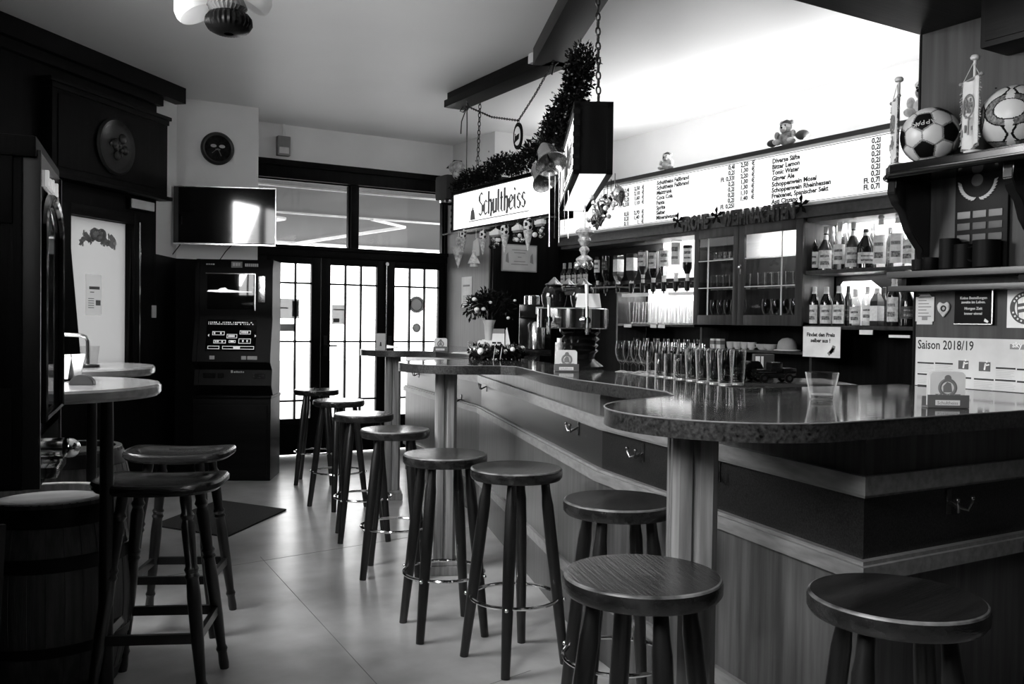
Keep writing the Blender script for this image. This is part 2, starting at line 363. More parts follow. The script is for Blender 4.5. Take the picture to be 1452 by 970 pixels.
# notices stuck on the door panes
def stick(px0, py0, px1, py1, label, g, extra=None):
    p, q = ony(px0, py0, DY + .015), ony(px1, py1, DY + .015)
    t = thing('door_notice', label, 'notice', (p.x, DY + .0195, q.z)); w, h = q.x - p.x, p.z - q.z
    b = MB(); b.box(0, 0, 0, w, .0015, h); b.build('sheet', g, t)
    if extra: extra(t, w, h)
    return t
m_bl1 = frosted('backlit_notice', .62, .75); m_bl2 = frosted('backlit_dark_notice', .3, .6)
def pic1(t, w, h):
    b = MB(); b.box(w * .74, -.002, h * .1, w * .95, 0, h * .9); b.box(.1 * w, -.002, h * .5, w * .6, 0, h * .56); b.build('print', m_bl2, t)
stick(384, 423, 425, 452, 'pale landscape notice with a dark print at right on the left door pane', m_bl1, pic1)
stick(391, 459, 419, 470, 'dark grey strip sticker below the notice on the left door pane', m_bl2)
def pic2(t, w, h):
    b = MB(); b.box(.1 * w, -.002, h * .72, w * .9, 0, h * .78); b.box(.1 * w, -.002, h * .1, w * .55, 0, h * .3); b.build('print', m_bl2, t)
stick(471, 432, 490, 460, 'small pale notice with dark heading on the middle door pane', m_bl1, pic2)
for py, r, lab in ((432, .092, 'large round grey sticker on the right door pane'), (465, .05, 'small round dark sticker below the large one on the right door pane')):
    p = ony(591, py, DY + .015); t = thing('round_sticker', lab, 'sticker', (p.x, DY + .0195, p.z - r))
    b = MB(); b.lathe([(r, 0), (r, .0015)], 32, Matrix.Translation((0, .0015, r)) @ Matrix.Rotation(PI / 2, 4, 'X')); b.build('disc', frosted('backlit_round%d' % py, .42, .6), t)
    b = MB(); b.torus((0, 0, 0), r * .72, r * .06, 32, 6, Matrix.Translation((0, 0, r)) @ Matrix.Rotation(PI / 2, 4, 'X')); b.build('ring', m_bl2, t)
# outside: paving, awning
b = MB(); b.box(-14, 9.12, -.12, 16, 30, -.02); struct(b.build('ground_outside', m_out))
aw = thing('awning', 'grey slanting awning outside above the door windows', 'awning', (3.4, 9.2, 2.1))
b = MB(); b.face([(-3.2, .02, .78), (3.2, .02, .78), (3.2, 2.4, .26), (-3.2, 2.4, .26)]); b.face([(-3.2, 2.41, .26), (3.2, 2.41, .26), (3.2, .02, .80), (-3.2, .02, .80)]); b.build('cloth', frosted('awning_cloth_thin', .13, .4), aw)
b = MB(); b.bar((-3.2, 2.4, .26), (3.2, 2.4, .26), .04, .05); b.bar((-3.2, 1.2, .49), (3.2, 1.2, .49), .03, .02); b.bar((-3.2, .3, .66), (3.2, .3, .66), .02, .02); b.build('front_bar', m_awnbar, aw)
for x in (-1.15, .35):
    b = MB(); b.bar((x, .05, .35), (x + .9, 1.2, .42), .035, .025); b.bar((x + .9, 1.2, .42), (x - .1, 2.35, .24), .035, .035); b.build('arm', m_awnbar, aw)
for nm, a, lab in (('building_outside', (1.0, 24, 0, 15, 25, 3.4), 'pale low house front across the street'),):
    pass

# ------------------------------------------------------------------ the bar
F = [(3.15, 1.50), (1.93, 1.50), (2.2, 2.98), (3.09, 5.6), (3.47, 7.7)]   # line of the bar front
def offs(pts, d):
    """the polyline moved d to its left-hand side (towards the guests for this order)"""
    out = []
    P = [Vector((*p, 0)) for p in pts]
    for i, p in enumerate(P):
        ns = []
        if i > 0: e = (p - P[i - 1]).normalized(); ns.append(Vector((e.y, -e.x, 0)))
        if i < len(P) - 1: e = (P[i + 1] - p).normalized(); ns.append(Vector((e.y, -e.x, 0)))
        n = sum(ns, Vector()).normalized(); out.append(p - n * (d / max(.3, n.dot(ns[0]))))
    return [(v.x, v.y) for v in out]
def strip(b, d0, d1, z0, z1):
    a, c = offs(F, d0), offs(F, d1)
    for i in range(len(F) - 1):
        t = MB(); t.prism([a[i], a[i + 1], c[i + 1], c[i]], z0, z1); me = bpy.data.meshes.new('t'); t.bm.to_mesh(me); t.bm.free(); b.bm.from_mesh(me); bpy.data.meshes.remove(me)
bar = thing('bar_counter', 'long angled bar front of light wood with black speckled band', 'bar counter', (2.2, 2.98, 0))
def barpart(n, ms, d0, d1, z0, z1, rows=None):
    b = MB()
    for r in (rows or [(d0, d1, z0, z1)]): strip(b, *r)
    o = b.build(n, ms, bar, smooth=False); o.location = (-2.2, -2.98, 0); return o
barpart('upper_panel', m_panel, -.08, 0, .985, 1.098)
barpart('upper_rail', m_rail, 0, 0, 0, 0, [(-.05, .018, .943, .990), (-.05, .010, .935, .945)])
barpart('band', m_band, -.08, -.012, .76, .937)
barpart('lower_rail', m_rail, 0, 0, 0, 0, [(-.05, .020, .725, .765), (-.05, .008, .765, .775)])
barpart('lower_panel', m_panel, -.08, 0, .28, .727)
barpart('skirting_rail', m_rail, 0, 0, 0, 0, [(-.05, .018, .235, .285)])
barpart('kickboard', wood('kick_wood', .07, .02, .45), -.08, -.005, .0, .237)
barpart('inner_carcass', m_dark, -.42, -.06, .0, 1.08)
# worktop: outline with three rounded bays standing on posts
ZT = 1.14
POSTS = [(1.63, 1.80), (2.23, 4.42), (2.80, 6.45)]
BAYS = [(1.745, 1.765, .345), (2.30, 4.37, .34), (2.90, 6.48, .33)]
def outline():
    o = offs(F, .15); pts = []
    def arc(c, a0, a1, n=22):
        for i in range(n + 1):
            a = math.radians(a0 + (a1 - a0) * i / n); pts.append((c[0] + c[2] * math.cos(a), c[1] + c[2] * math.sin(a)))
    pts.append((3.15, 1.42)); arc(BAYS[0], 270, 100)
    pts += [(1.90, 2.19), (1.975, 2.31), (2.01, 2.50), (2.035, 2.75), (2.06, 2.96), (2.17, 3.35), (2.34, 3.82), (2.37, 3.93), (2.33, 4.005)]
    arc(BAYS[1], 262, 110); pts += [(2.36, 4.75), (2.62, 4.87), (2.80, 5.12), (2.92, 5.5), (2.955, 5.9), (2.97, 6.06)]
    arc(BAYS[2], 262, 95); pts += [(3.1, 6.95), (3.30, 7.75), (3.90, 7.75), (3.55, 5.55), (2.83, 4.48), (2.73, 3.97), (2.53, 3.25), (2.41, 2.78), (2.36, 2.54), (2.33, 2.33), (3.15, 2.30)]
    return pts
ct = thing('countertop', 'polished wood-print bar top with dark speckled edge and three rounded bays', 'countertop', (2.2, 2.98, ZT - .045))
OUT = [(x - 2.2, y - 2.98) for x, y in outline()]
b = MB()
t = bmesh.new(); f = t.faces.new([t.verts.new((x, y, .045)) for x, y in OUT]); f.normal_update()
if f.normal.z < 0: f.normal_flip()
bmesh.ops.triangulate(t, faces=t.faces[:]); b._in(t); b.build('top_sheet', m_top, ct, smooth=False)
b = MB(); n = len(OUT)
for i in range(n):
    (x0, y0), (x1, y1) = OUT[i], OUT[(i + 1) % n]
    b.face([(x0, y0, 0), (x0, y0, .044), (x1, y1, .044), (x1, y1, 0)])
t = bmesh.new(); f = t.faces.new([t.verts.new((x, y, 0)) for x, y in OUT]); bmesh.ops.triangulate(t, faces=t.faces[:]); b._in(t)
bmesh.ops.remove_doubles(b.bm, verts=b.bm.verts, dist=1e-5); bmesh.ops.recalc_face_normals(b.bm, faces=b.bm.faces); b.build('edge', m_edge, ct)
b = MB(); b.tube([(x, y, .0445) for x, y in OUT[:n - 9]], .0022, 6); b.build('edge_bead', m_rail, ct)
# fluted posts
for i, (x, y) in enumerate(POSTS):
    t = thing('bar_post', ('fluted square wooden post under the nearest rounded bar bay', 'fluted square wooden post under the middle rounded bar bay', 'fluted square wooden post under the farthest bar bay by the doors')[i], 'post', (x, y, 0), math.radians((-31, -25, -20)[i]), 'wooden posts under the bar top')
    w = .0585; ch = .016; gw = .011
    prof = []
    for k in range(4):
        a = k * PI / 2; ca, sa = math.cos(a), math.sin(a)
        for (px, py) in ((w, -w + ch), (w, -gw), (w - .011, -gw * .5), (w - .011, gw * .5), (w, gw), (w, w - ch), (w - ch, w)): prof.append((px * ca - py * sa, px * sa + py * ca))
    b = MB(); b.prism(prof, .05, ZT - .0455); b.build('shaft', m_post, t, smooth=False)
    b = MB(); b.box(-.08, -.08, 0, .08, .08, .05, .01); b.box(-.07, -.07, .05, .07, .07, .075, .008); b.build('foot', m_post, t)
# coat hooks on the black band
def segpt(i, f, d): a, c = Vector((*F[i], 0)), Vector((*F[i + 1], 0)); e = (c - a).normalized(); n = Vector((-e.y, e.x, 0)); return a.lerp(c, f) + n * d, math.atan2(-n.x, n.y) + PI
hk0 = None
for px, py, i, lab in ((1350, 712, 0, 'bright coat hook on the black band right of the bar corner'), (1015, 668, 1, 'coat hook on the black band just right of the nearest post'), (908, 642, 1, 'coat hook on the black band left of the nearest post'),
                       (817, 606, 2, 'coat hook on the grey band behind the sixth stool'), (688, 548, 2, 'coat hook beside the bend of the bar front'), (652, 566, 3, 'coat hook seen right behind the middle post'), (592, 530, 3, 'coat hook left of the middle post')):
    a, c = Vector((*F[i], 0)), Vector((*F[i + 1], 0)); e = (c - a).normalized(); n = Vector((-e.y, e.x, 0)); d = ray(px, py); tt = (a - EYE).dot(n) / d.dot(n); p = EYE + d * tt
    rz = math.atan2(n.x, -n.y)
    if hk0 is None:
        hk0 = thing('coat_hook', lab, 'coat hook', p + n * -.012, rz, 'coat hooks along the bar front')
        b = MB(); b.box(-.011, -.004, -.035, .011, 0, .035, .003); m_hook = mat('hook_iron', .12, .25, .9); b.build('back_plate', m_hook, hk0)
        for s in (-1, 1):
            b = MB(); b.tube([(0, -.004, .0), (s * .008, -.03, -.012), (s * .022, -.045, -.018), (s * .03, -.05, 0), (s * .033, -.05, .012)], .0042, 6); b.ball((s * .033, -.05, .014), .007); b.build('prong', m_hook, hk0)
    else: dup(hk0, p - n * .012, rz, lab)

# ------------------------------------------------------------------ stools
def leg_bm(a, rt, rb, zt, turned=False):
    b = MB(); ca, sa = math.cos(a), math.sin(a); p0 = (rb * ca, rb * sa, 0); p1 = (rt * ca, rt * sa, zt)
    if turned: mids = [(.03, .019), (.09, .017), (.11, .022), (.13, .017), (.3, .022), (.52, .024), (.60, .021), (.615, .026), (.63, .021), (.65, .026), (.665, .020), (.85, .024), (.88, .018), (.9, .025), (.92, .018), (.97, .021)]; b.cyl(p0, p1, .017, .02, 14, mids)
    else: b.cyl(p0, p1, .0175, .017, 14, [(.35, .0225), (.6, .0245), (.86, .0235), (.91, .0195)])
    return b
HS = .78
def make_stool(label):
    t = thing('bar_stool', label, 'bar stool', (0, 0, 0), 0, 'round wooden bar stools along the bar')
    R = .186; z0 = HS - .046
    b = MB(); b.lathe([(R - .03, z0), (R - .008, z0 + .002), (R - .001, z0 + .012), (R, z0 + .03), (R - .002, HS - .006)], 48); b.mi = 1; b.lathe([(R - .002, HS - .006), (R - .004, HS - .002), (R - .008, HS)], 48, None, False); b.mi = 0
    b.lathe([(R - .008, HS), (R - .03, HS - .001), (.06, HS - .003), (.001, HS - .004)], 48, None, False); b.build('seat', [m_seat, m_worn], t)
    for k in range(4): leg_bm(k * PI / 2, .115, .205, z0 + .002).build('leg', m_stool, t)
    b = MB(); b.torus((0, 0, .26), .176, .0075, 48, 8); b.build('foot_ring', m_chrome, t)
    for k in range(4):
        b = MB(); a = k * PI / 2; b.cyl((.16 * math.cos(a), .16 * math.sin(a), .26), (.2 * math.cos(a), .2 * math.sin(a), .26), .006); b.ball((.2 * math.cos(a), .2 * math.sin(a), .26), .0085); b.build('bolt', m_chrome, t)
    return t
SP = [((2.52, 7.39), 20, 'dark round bar stool farthest away, before the doors'), ((2.335, 6.354), 62, 'second farthest dark round bar stool, overlapping the farthest'),
      ((2.14, 5.376), 28, 'dark round bar stool third from the doors'), ((1.986, 4.535), 15, 'dark round bar stool fourth from the doors, left of the middle post'),
      ((1.814, 3.594), 35, 'dark round bar stool right before the middle post'), ((1.90, 3.13), 50, 'dark round bar stool with complete chrome ring, standing free in the centre'),
      ((1.856, 2.40), 25, 'dark round bar stool tucked behind the nearest post'), ((1.355, 1.66), 72, 'large near bar stool with worn shiny seat before the nearest post'),
      ((1.735, 1.262), 8, 'near bar stool with pale worn rim by the bar corner'), ((2.62, 1.28), 40, 'bar stool cut off by the right edge of the picture')]
st0 = make_stool(SP[0][2])
for i, ((x, y), a, lab) in enumerate(SP):
    if i == 0: st0.location = (x, y, 0); st0.rotation_euler.z = math.radians(a)
    else: dup(st0, (x, y, 0), math.radians(a), lab)
def make_saddle(label):
    t = thing('saddle_stool', label, 'stool', (0, 0, 0), 0, 'saddle seat stools by the round tables')
    n = 48; bm = bmesh.new(); rings = []
    def sq(a, k, e=.42):
        ca, sa = math.cos(a), math.sin(a); return (k * .225 * math.copysign(abs(ca) ** e, ca), k * .165 * math.copysign(abs(sa) ** e, sa))
    for k, z in ((.86, -.04), (.95, -.038), (1, -.028), (1.0, -.012), (.97, -.002), (.92, .0), (.8, 0), (.77, -.003), (.74, -.008), (.5, -.013), (.2, -.015)):
        e = .45 if k > .78 else .75
        rings.append([bm.verts.new((*sq(2 * PI * i / n, k, e), HS + z + .016 * (sq(2 * PI * i / n, k, e)[0] / .225) ** 2 - .008)) for i in range(n)])
    for a, c in zip(rings, rings[1:]):
        for i in range(n): bm.faces.new((a[i], a[(i + 1) % n], c[(i + 1) % n], c[i]))
    bm.faces.new(rings[-1]); bm.faces.new(rings[0][::-1]); b = MB(); b._in(bm); b.build('seat', m_seat, t)
    for k in range(4): leg_bm(PI / 4 + k * PI / 2, .15, .27, HS - .045, True).build('leg', m_stool, t)
    for k in range(4):
        a, c = PI / 4 + k * PI / 2, PI / 4 + (k + 1) * PI / 2; r = .232; z = .24
        b = MB(); b.bar((r * math.cos(a), r * math.sin(a), z), (r * math.cos(c), r * math.sin(c), z), .018, .034); b.build('stretcher', m_stool, t)
    return t
sd = make_saddle('saddle seat stool in front of the near round table'); sd.location = (.615, 3.50, 0); sd.rotation_euler.z = math.radians(-24)
dup(sd, (.82, 4.22, 0), math.radians(-26), 'saddle seat stool behind the other one, standing on the dark mat')

# ------------------------------------------------------------------ left side: tables, barrels, machines
def make_barrel(label):
    t = thing('barrel', label, 'barrel', (0, 0, 0), 0, 'upright oak barrels'); Hb = .70
    def rad(z): return .235 + .055 * (1 - ((z - Hb / 2) / (Hb / 2)) ** 2)
    prof = [(rad(z), z) for z in [Hb * i / 16 for i in range(17)]]
    b = MB(); n = 30
    tmp = [(r, z) for r, z in prof]; b.lathe(tmp + [(.205, Hb), (.203, Hb - .028)], 60, None, False)
    for i in range(n):   # joints between staves
        a = 2 * PI * i / n
        b.tube([((r + .0005) * math.cos(a), (r + .0005) * math.sin(a), z) for r, z in prof], .0016, 4)
    b.build('staves', m_barrel, t)
    b = MB(); b.lathe([(.204, Hb - .035), (.204, Hb - .026), (.001, Hb - .026)], 48); b.build('head', m_barreltop, t)
    b = MB(); b.lathe([(.236, Hb - .002), (.234, Hb + .003), (.207, Hb + .003), (.205, Hb - .004)], 48, None, False); b.build('rim', mat('barrel_rim', .42, .5, 0, .5, .12, 40), t)
    for z0, z1 in ((.0, .06), (.17, .21), (.47, .52), (.62, .685)):
        b = MB(); b.lathe([(rad(z0) + .001, z0), (rad(z0) + .004, z0 + .003), (rad(z1) + .004, z1 - .003), (rad(z1) + .001, z1)], 60, None, False); b.build('hoop', m_hoop, t)
    return t
b1 = make_barrel('upright oak barrel nearest, below the near round table'); b1.location = (.268, 3.79, 0)
dup(b1, (.464, 5.12, 0), 1.1, 'upright oak barrel farther back, below the far round table')
def make_table(label, legs):
    t = thing('bar_table', label, 'table', (0, 0, 0), 0, 'high round tables on the left'); zt = 1.13
    b = MB(); b.lathe([(.38, zt - .042), (.412, zt - .04), (.42, zt - .03), (.42, zt - .008), (.413, zt), (.38, zt + .0005), (.001, zt + .0005)], 72); b.build('tabletop', m_table, t)
    for x, y in legs:
        b = MB(); b.cyl((x, y, 0), (x, y, zt - .04), .022, .02, 14, [(.05, .026), (.9, .022)]); b.lathe([(.09, 0), (.09, .012), (.03, .02), (.024, .04)], 24, Matrix.Translation((x, y, 0))); b.lathe([(.05, zt - .055), (.06, zt - .041)], 20, Matrix.Translation((x, y, 0))); b.build('leg', m_iron, t)
    return t
T1 = (.185, 3.50); T2 = (.37, 4.72)
make_table('near high round pale-edged table above the oak barrel', [(.235, -.07), (-.25, -.1)]).location = (*T1, 0)
make_table('far high round pale-edged table under the milky window', [(.14, -.02), (-.3, .1)]).location = (*T2, 0)
# things on the tables
t = thing('drinking_glass', 'empty tumbler on the far round table before the milky window', 'glass', onz(127, 520, 1.1305))
b = MB(); b.lathe([(.03, 0), (.033, .004), (.043, .095), (.0415, .095), (.031, .008), (.001, .007)], 28, None, False); b.build('bowl', m_glass, t)
t = thing('menu_stand', 'pale folded menu cards standing on the near round table', 'menu', onz(86, 540, 1.1305), .5); t.scale = (.8, .8, .62)
for k, (dx, an) in enumerate(((0, .25), (.035, -.12), (.06, .3))):
    b = MB(); b.bar((dx, 0, .0), (dx + .11 * an, .01, .15), .10, .003, (1, 0, 0)); b.build('card', [m_white, m_paper, m_white][k], t)
b = MB(); b.box(-.05, -.05, 0, .11, .06, .012, .003); b.build('base', m_black, t)
t = thing('napkin_dome', 'small dark half round holder on the near round table', 'napkin holder', onz(117, 546, 1.1305), -.4); t.scale = (.8, .8, .7)
b = MB(); b.prism([(-.05 * math.cos(a), .05 * math.sin(a)) for a in [PI * i / 20 for i in range(21)]], -.02, .02, Matrix.Rotation(PI / 2, 4, 'X'), .003); b.build('holder', mat('holder_plastic', .08, .4), t)
t = thing('table_lamp', 'slim bent metal lamp arm on the far table', 'lamp', onz(93, 521, 1.1305), -.5)
b = MB(); b.lathe([(.05, 0), (.05, .012), (.01, .016)], 24, Matrix.Translation((.09, .02, 0))); b.build('base', m_iron, t)
b = MB(); b.tube([(.09, .02, .01), (.09, .02, .12), (.082, .018, .137), (.06, .014, .145), (-.04, 0, .15)], .009, 8); b.build('arm', m_steel, t)
b = MB(); b.lathe([(.012, 0), (.03, -.015), (.034, -.05)], 20, Matrix.Translation((-.045, 0, .165)), False); b.build('head', m_iron, t)
# wall machine at the left edge
P1, P2 = atd(52, 450, 2.15), atd(83, 450, 2.62); fd = Vector((P2.x - P1.x, P2.y - P1.y, 0)); Lm = fd.length; fd.normalize(); rzm = math.atan2(fd.y, fd.x)
t = thing('wall_machine', 'tall dark machine with arched glass door at the left edge', 'vending machine', (P1.x, P1.y, .95), rzm)
Zm = .80; back = -(P1.x + .275) / max(.2, math.sin(rzm)) * -1
b = MB(); b.box(0, .03, 0, Lm, back, Zm, .006); b.box(.02, .03, -.004, Lm - .02, back, 0); b.build('body', m_dark, t)
for q in ((-.008, .05, .015, back - .05, Zm * .3), (-.008, .05, Zm * .78, back - .05, Zm - .015), (-.012, .08, Zm * .6, .14, Zm * .74)): b = MB(); b.box(q[0], q[1], q[2], 0, q[3], q[4], .004); b.build('side_moulding', m_black, t)
b = MB(); b.box(-.015, -.0, Zm - .02, Lm + .015, back, Zm + .03, .008); b.build('cornice', m_dark, t)
arch = [(.05, .16), (.05, Zm * .78)] + [(Lm / 2 - (Lm / 2 - .05) * math.cos(a), Zm * .78 + .09 * math.sin(a)) for a in [PI * i / 16 for i in range(1, 16)]] + [(Lm - .05, Zm * .78), (Lm - .05, .16)]
b = MB(); b.prism(arch, 0, .006, Matrix.Rotation(PI / 2, 4, 'X')); b.build('glass_door', m_screen, t)
b = MB(); b.tube([(x, -.008, z) for x, z in arch], .012, 8, True); b.build('door_frame', m_gloss, t)
for x in (0, Lm - .016): b = MB(); b.box(x, -.008, .0, x + .016, .03, Zm, .003); b.build('edge_strip', m_iron, t)
for z0, z1 in ((0, .12), (Zm * .9, Zm)): b = MB(); b.box(.016, -.004, z0, Lm - .016, .03, z1); b.build('front_panel', m_gloss, t)
b = MB(); b.cyl((Lm * .4, -.004, .07), (Lm * .4, -.05, .07), .02); b.ball((Lm * .4, -.055, .07), .026); b.cyl((Lm * .7, -.004, .05), (Lm * .7, -.03, .05), .03); b.box(Lm * .3, -.03, .0, Lm * .8, -.004, .028, .004); b.build('coin_mechanism', m_chrome, t)
b = MB()
for k, (x, h) in enumerate(((.10, .055), (.14, .035), (.17, .035), (.2, .045), (.24, .035), (.28, .05))): b.box(x * 1.2, -.012, Zm * .915, x * 1.2 + .02, -.0045, Zm * .915 + h * .7)
b.build('lit_lettering', emit('machine_letters', 1, .35), t)
# leaning dark folder below it
t = thing('leaning_board', 'dark slanted board with small label leaning at the left edge', 'board', (.005, 2.75, .0), .3)
b = MB(); b.bar((0, 0, 0), (.05, .03, .80), .10, .02, (0, 1, 0)); b.build('panel', mat('board_dark', .012, .5), t)
# door mat
t = MB(); q = [onz(*p) for p in ((184, 712), (310, 711), (406, 724), (322, 763), (178, 748))]; q = [q[1], q[2], q[3], q[3] + (q[1] - q[2])]
cen = sum(q, Vector()) / 4; t.prism([(p.x - cen.x, p.y - cen.y) for p in q], 0.001, .012); o = t.build('door_mat', m_mat, None, (cen.x, cen.y, 0)); tag(o, 'dark ribbed door mat on the floor behind the saddle stools', 'mat')
# slot machine
SB = onz(383, 682); rz = math.radians(-27); wv = Vector((math.cos(rz), math.sin(rz), 0)); Ws = .64
t = thing('slot_machine', 'dark upright slot machine with two screens on a wooden base cabinet', 'slot machine', SB - wv * Ws, rz)
b = MB(); b.box(0, 0, 0, Ws, .42, .70, .006); b.box(-.006, -.012, .69, Ws + .006, .42, .715, .005); b.box(.03, -.006, .05, Ws - .03, 0, .64, .004); b.build('base_cabinet', m_darkx, t)
side = [(.10, .715), (.03, .80), (.06, .93), (-.03, 1.0), (-.02, 1.07), (.06, 1.36), (.05, 1.40), (.05, 1.78), (.09, 1.86), (.42, 1.86), (.42, .715)]
b = MB(); b.prism(side[::-1], .02, Ws - .02, Matrix(((0, 0, 1, 0), (1, 0, 0, 0), (0, 1, 0, 0), (0, 0, 0, 1)))); b.build('housing', m_black, t)
b = MB()
for x in (.0, Ws - .035): b = MB(); b.prism([(y - .015, z) for y, z in side[::-1]], x, x + .035, Matrix(((0, 0, 1, 0), (1, 0, 0, 0), (0, 1, 0, 0), (0, 0, 0, 1))), .003); b.build('side_panel', m_black, t)
b = MB(); b.box(.10, .036, 1.44, Ws - .15, .052, 1.74, .003); b.build('upper_screen', m_screen, t)
b = MB(); b.box(.09, .033, 1.735, Ws - .14, .046, 1.742); b.box(Ws - .148, .033, 1.43, Ws - .14, .046, 1.74); b.build('screen_bezel', m_chrome, t)
b = MB(); b.prism([(-.17, .0), (-.16, .013), (-.08, .016), (-.06, .03), (-.02, .036), (.0, .02), (.1, .008), (.2, .004), (.2, -.002), (-.05, -.006)], 0, .002, Matrix.Translation((.27, .035, 1.585)) @ Matrix.Rotation(PI / 2, 4, 'X')); b.build('screen_glow', emit('screen_white', 1, .75), t)
# lower sloped screen: face from (y .06,z 1.36) to (-.02,1.07)
sl = Matrix(((1, 0, 0, 0), (0, .276, .961, -.020), (0, .961, -.276, 1.07), (0, 0, 0, 1)))   # x across, y up the slope, z out (towards -y)
sl = Matrix(((1, 0, 0, 0), (0, .266, -.964, -.020), (0, .964, .266, 1.07), (0, 0, 0, 1)))
b = MB(); b.box(.10, .02, .001, Ws - .13, .29, .006, 0, sl); b.build('lower_screen', m_screen, t)
me_ = emit('screen_graphics', .8, .5); b = MB()
def fr(x0, y0, x1, y1, w=.004):
    for a in ((x0, y0, x1, y0 + w), (x0, y1 - w, x1, y1), (x0, y0, x0 + w, y1), (x1 - w, y0, x1, y1)): b.box(a[0], a[1], .006, a[2], a[3], .008, 0, sl)
for k in range(26):
    for yy in (.262, .247):
        if random.random() < .8: b.box(.112 + k * .0145, yy, .006, .112 + k * .0145 + random.uniform(.004, .011), yy + .009, .008, 0, sl)
for x, y, w, h in ((.15, .155, .10, .032), (.27, .13, .085, .035), (.375, .165, .09, .032), (.165, .085, .10, .028), (.29, .09, .055, .022), (.37, .085, .10, .042)):
    fr(x, y, x + w, y + h)
    for k in range(4):
        if random.random() < .85: b.box(x + .012 + k * (w - .03) / 4, y + h * .3, .006, x + .012 + k * (w - .03) / 4 + .012, y + h * .75, .008, 0, sl)
fr(.12, .035, .215, .062); fr(.24, .035, .50, .062); b.box(.33, .04, .006, .385, .057, .008, 0, sl)
for s, x in ((1, .125), (-1, .50)): b.prism([(x, .14), (x + s * -.012, .152), (x, .164)], .006, .008, sl)
b.build('screen_graphics', me_, t)
b = MB()
for x, g in ((.14, 1), (.40, 0), (.45, 0), (.49, 0)): b = MB(); b.box(x, -.034, 1.02, x + .04, -.022, 1.05, .003); b.build('button', m_paper, t)
b = MB()
for x, w in ((.07, .1), (.19, .05), (Ws - .15, .09)): b.box(x, .038, .86, x + w, .05, .9)
b.build('coin_tray', m_chrome, t)
b = MB(); b.box(Ws - .12, .034, 1.5, Ws - .06, .05, 1.72, .003); b.cyl((Ws - .09, .05, 1.6), (Ws - .09, .02, 1.6), .016); b.build('note_slot', m_steel, t)
b = MB()
for x, w, h in ((.30, .016, .02), (.325, .012, .013), (.343, .012, .016), (.36, .012, .013), (.378, .012, .016), (.396, .012, .013)): b.box(x, .036, .905, x + w, .045, .905 + h)
for k in range(7): b.box(.41 + k * .016, .04, 1.80, .41 + k * .016 + .011, .05, 1.825)
for k in range(3): b.box(.31 + k * .022, .04, 1.803, .31 + k * .022 + .016, .0445, 1.828)
for k in range(4): b.box(.09 + k * .018, .04, 1.81, .09 + k * .018 + .012, .05, 1.82)
b.build('printed_marks', mat('machine_print', .5, .5), t)
b = MB(); b.box(.295, .045, 1.79, .385, .055, 1.84); b.build('sticker', m_grey, t)
# television above it
t = thing('television', 'flat black television on the pale pillar above the slot machine', 'television', (1.92, 8.07, 1.995), math.radians(-24))
b = MB(); b.box(-.43, 0, 0, .43, .045, .50, .006); b.build('housing', m_gloss, t)
b = MB(); b.box(-.42, -.002, .02, .42, .002, .488); b.build('screen', m_screen, t)
b = MB(); b.box(-.43, -.004, 0, .43, 0, .012); b.box(.424, -.004, 0, .43, 0, .5); b.box(-.43, -.004, .494, .43, 0, .5); b.build('bezel_edge', m_steel, t)
b = MB(); b.box(-.12, .045, .12, .12, .075, .4); b.bar((0, .07, .25), (.10, .31, .25), .05, .06); b.build('wall_bracket', m_iron, t)
b = MB(); b.tube([(.05, .03, .0), (.0, .05, -.05), (-.06, .05, -.14)], .004, 6); b.tube([(-.38, .04, .0), (-.47, .05, -.12), (-.52, .05, -.15), (-.60, .05, -.13)], .004, 6); b.build('cable', m_iron, t)
# round dark clock on the pillar
p = ony(308, 211, 8.362); t = thing('wall_clock', 'round dark clock with pale marks on the pale pillar', 'clock', (p.x, 8.362, p.z - .145)); R2 = Matrix.Translation((0, 0, .145)) @ Matrix.Rotation(PI / 2, 4, 'X')
b = MB(); b.lathe([(.145, 0), (.145, .02), (.13, .035), (.115, .03)], 40, R2, False); b.build('rim', mat('clock_rim', .012, .4), t)
b = MB(); b.lathe([(.118, .0), (.118, .022), (.001, .022)], 40, R2); b.build('dial', mat('clock_dial', .006, .5, 0, .5, .012, 30), t)
b = MB()
for s in (-1, 1): b.lathe([(.026, .022), (.026, .025)], 20, Matrix.Translation((s * .037, 0, .165)) @ Matrix.Rotation(PI / 2, 4, 'X') @ Matrix.Diagonal((1, .55, 1, 1)))
b.build('pale_marks', mat('clock_print', .6, .5), t)
b = MB(); b.box(-.02, -.03, .13, .02, -.022, .14); b.bar((0, -.026, .145), (.03, -.026, .08), .004, .01, (0, 1, 0)); b.bar((0, -.026, .145), (-.05, -.026, .1), .004, .01, (0, 1, 0)); b.build('hands', m_grey, t)
# small box with cable high on the door wall
p = ony(400, 222, DY); t = thing('wall_speaker', 'small grey box with cable high on the pale wall above the windows', 'speaker', (p.x, DY, p.z))
b = MB(); b.box(-.062, -.075, 0, .062, 0, .19, .008); b.build('housing', mat('box_grey', .2, .5), t)
b = MB(); b.box(-.05, -.08, .02, .045, -.074, .08, .003); b.build('pale_panel', m_paper, t)
b = MB(); b.tube([(.01, -.02, .19), (.012, -.012, .26), (.01, -.008, H - p.z)], .012, 8); b.build('cable_duct', m_wall, t)
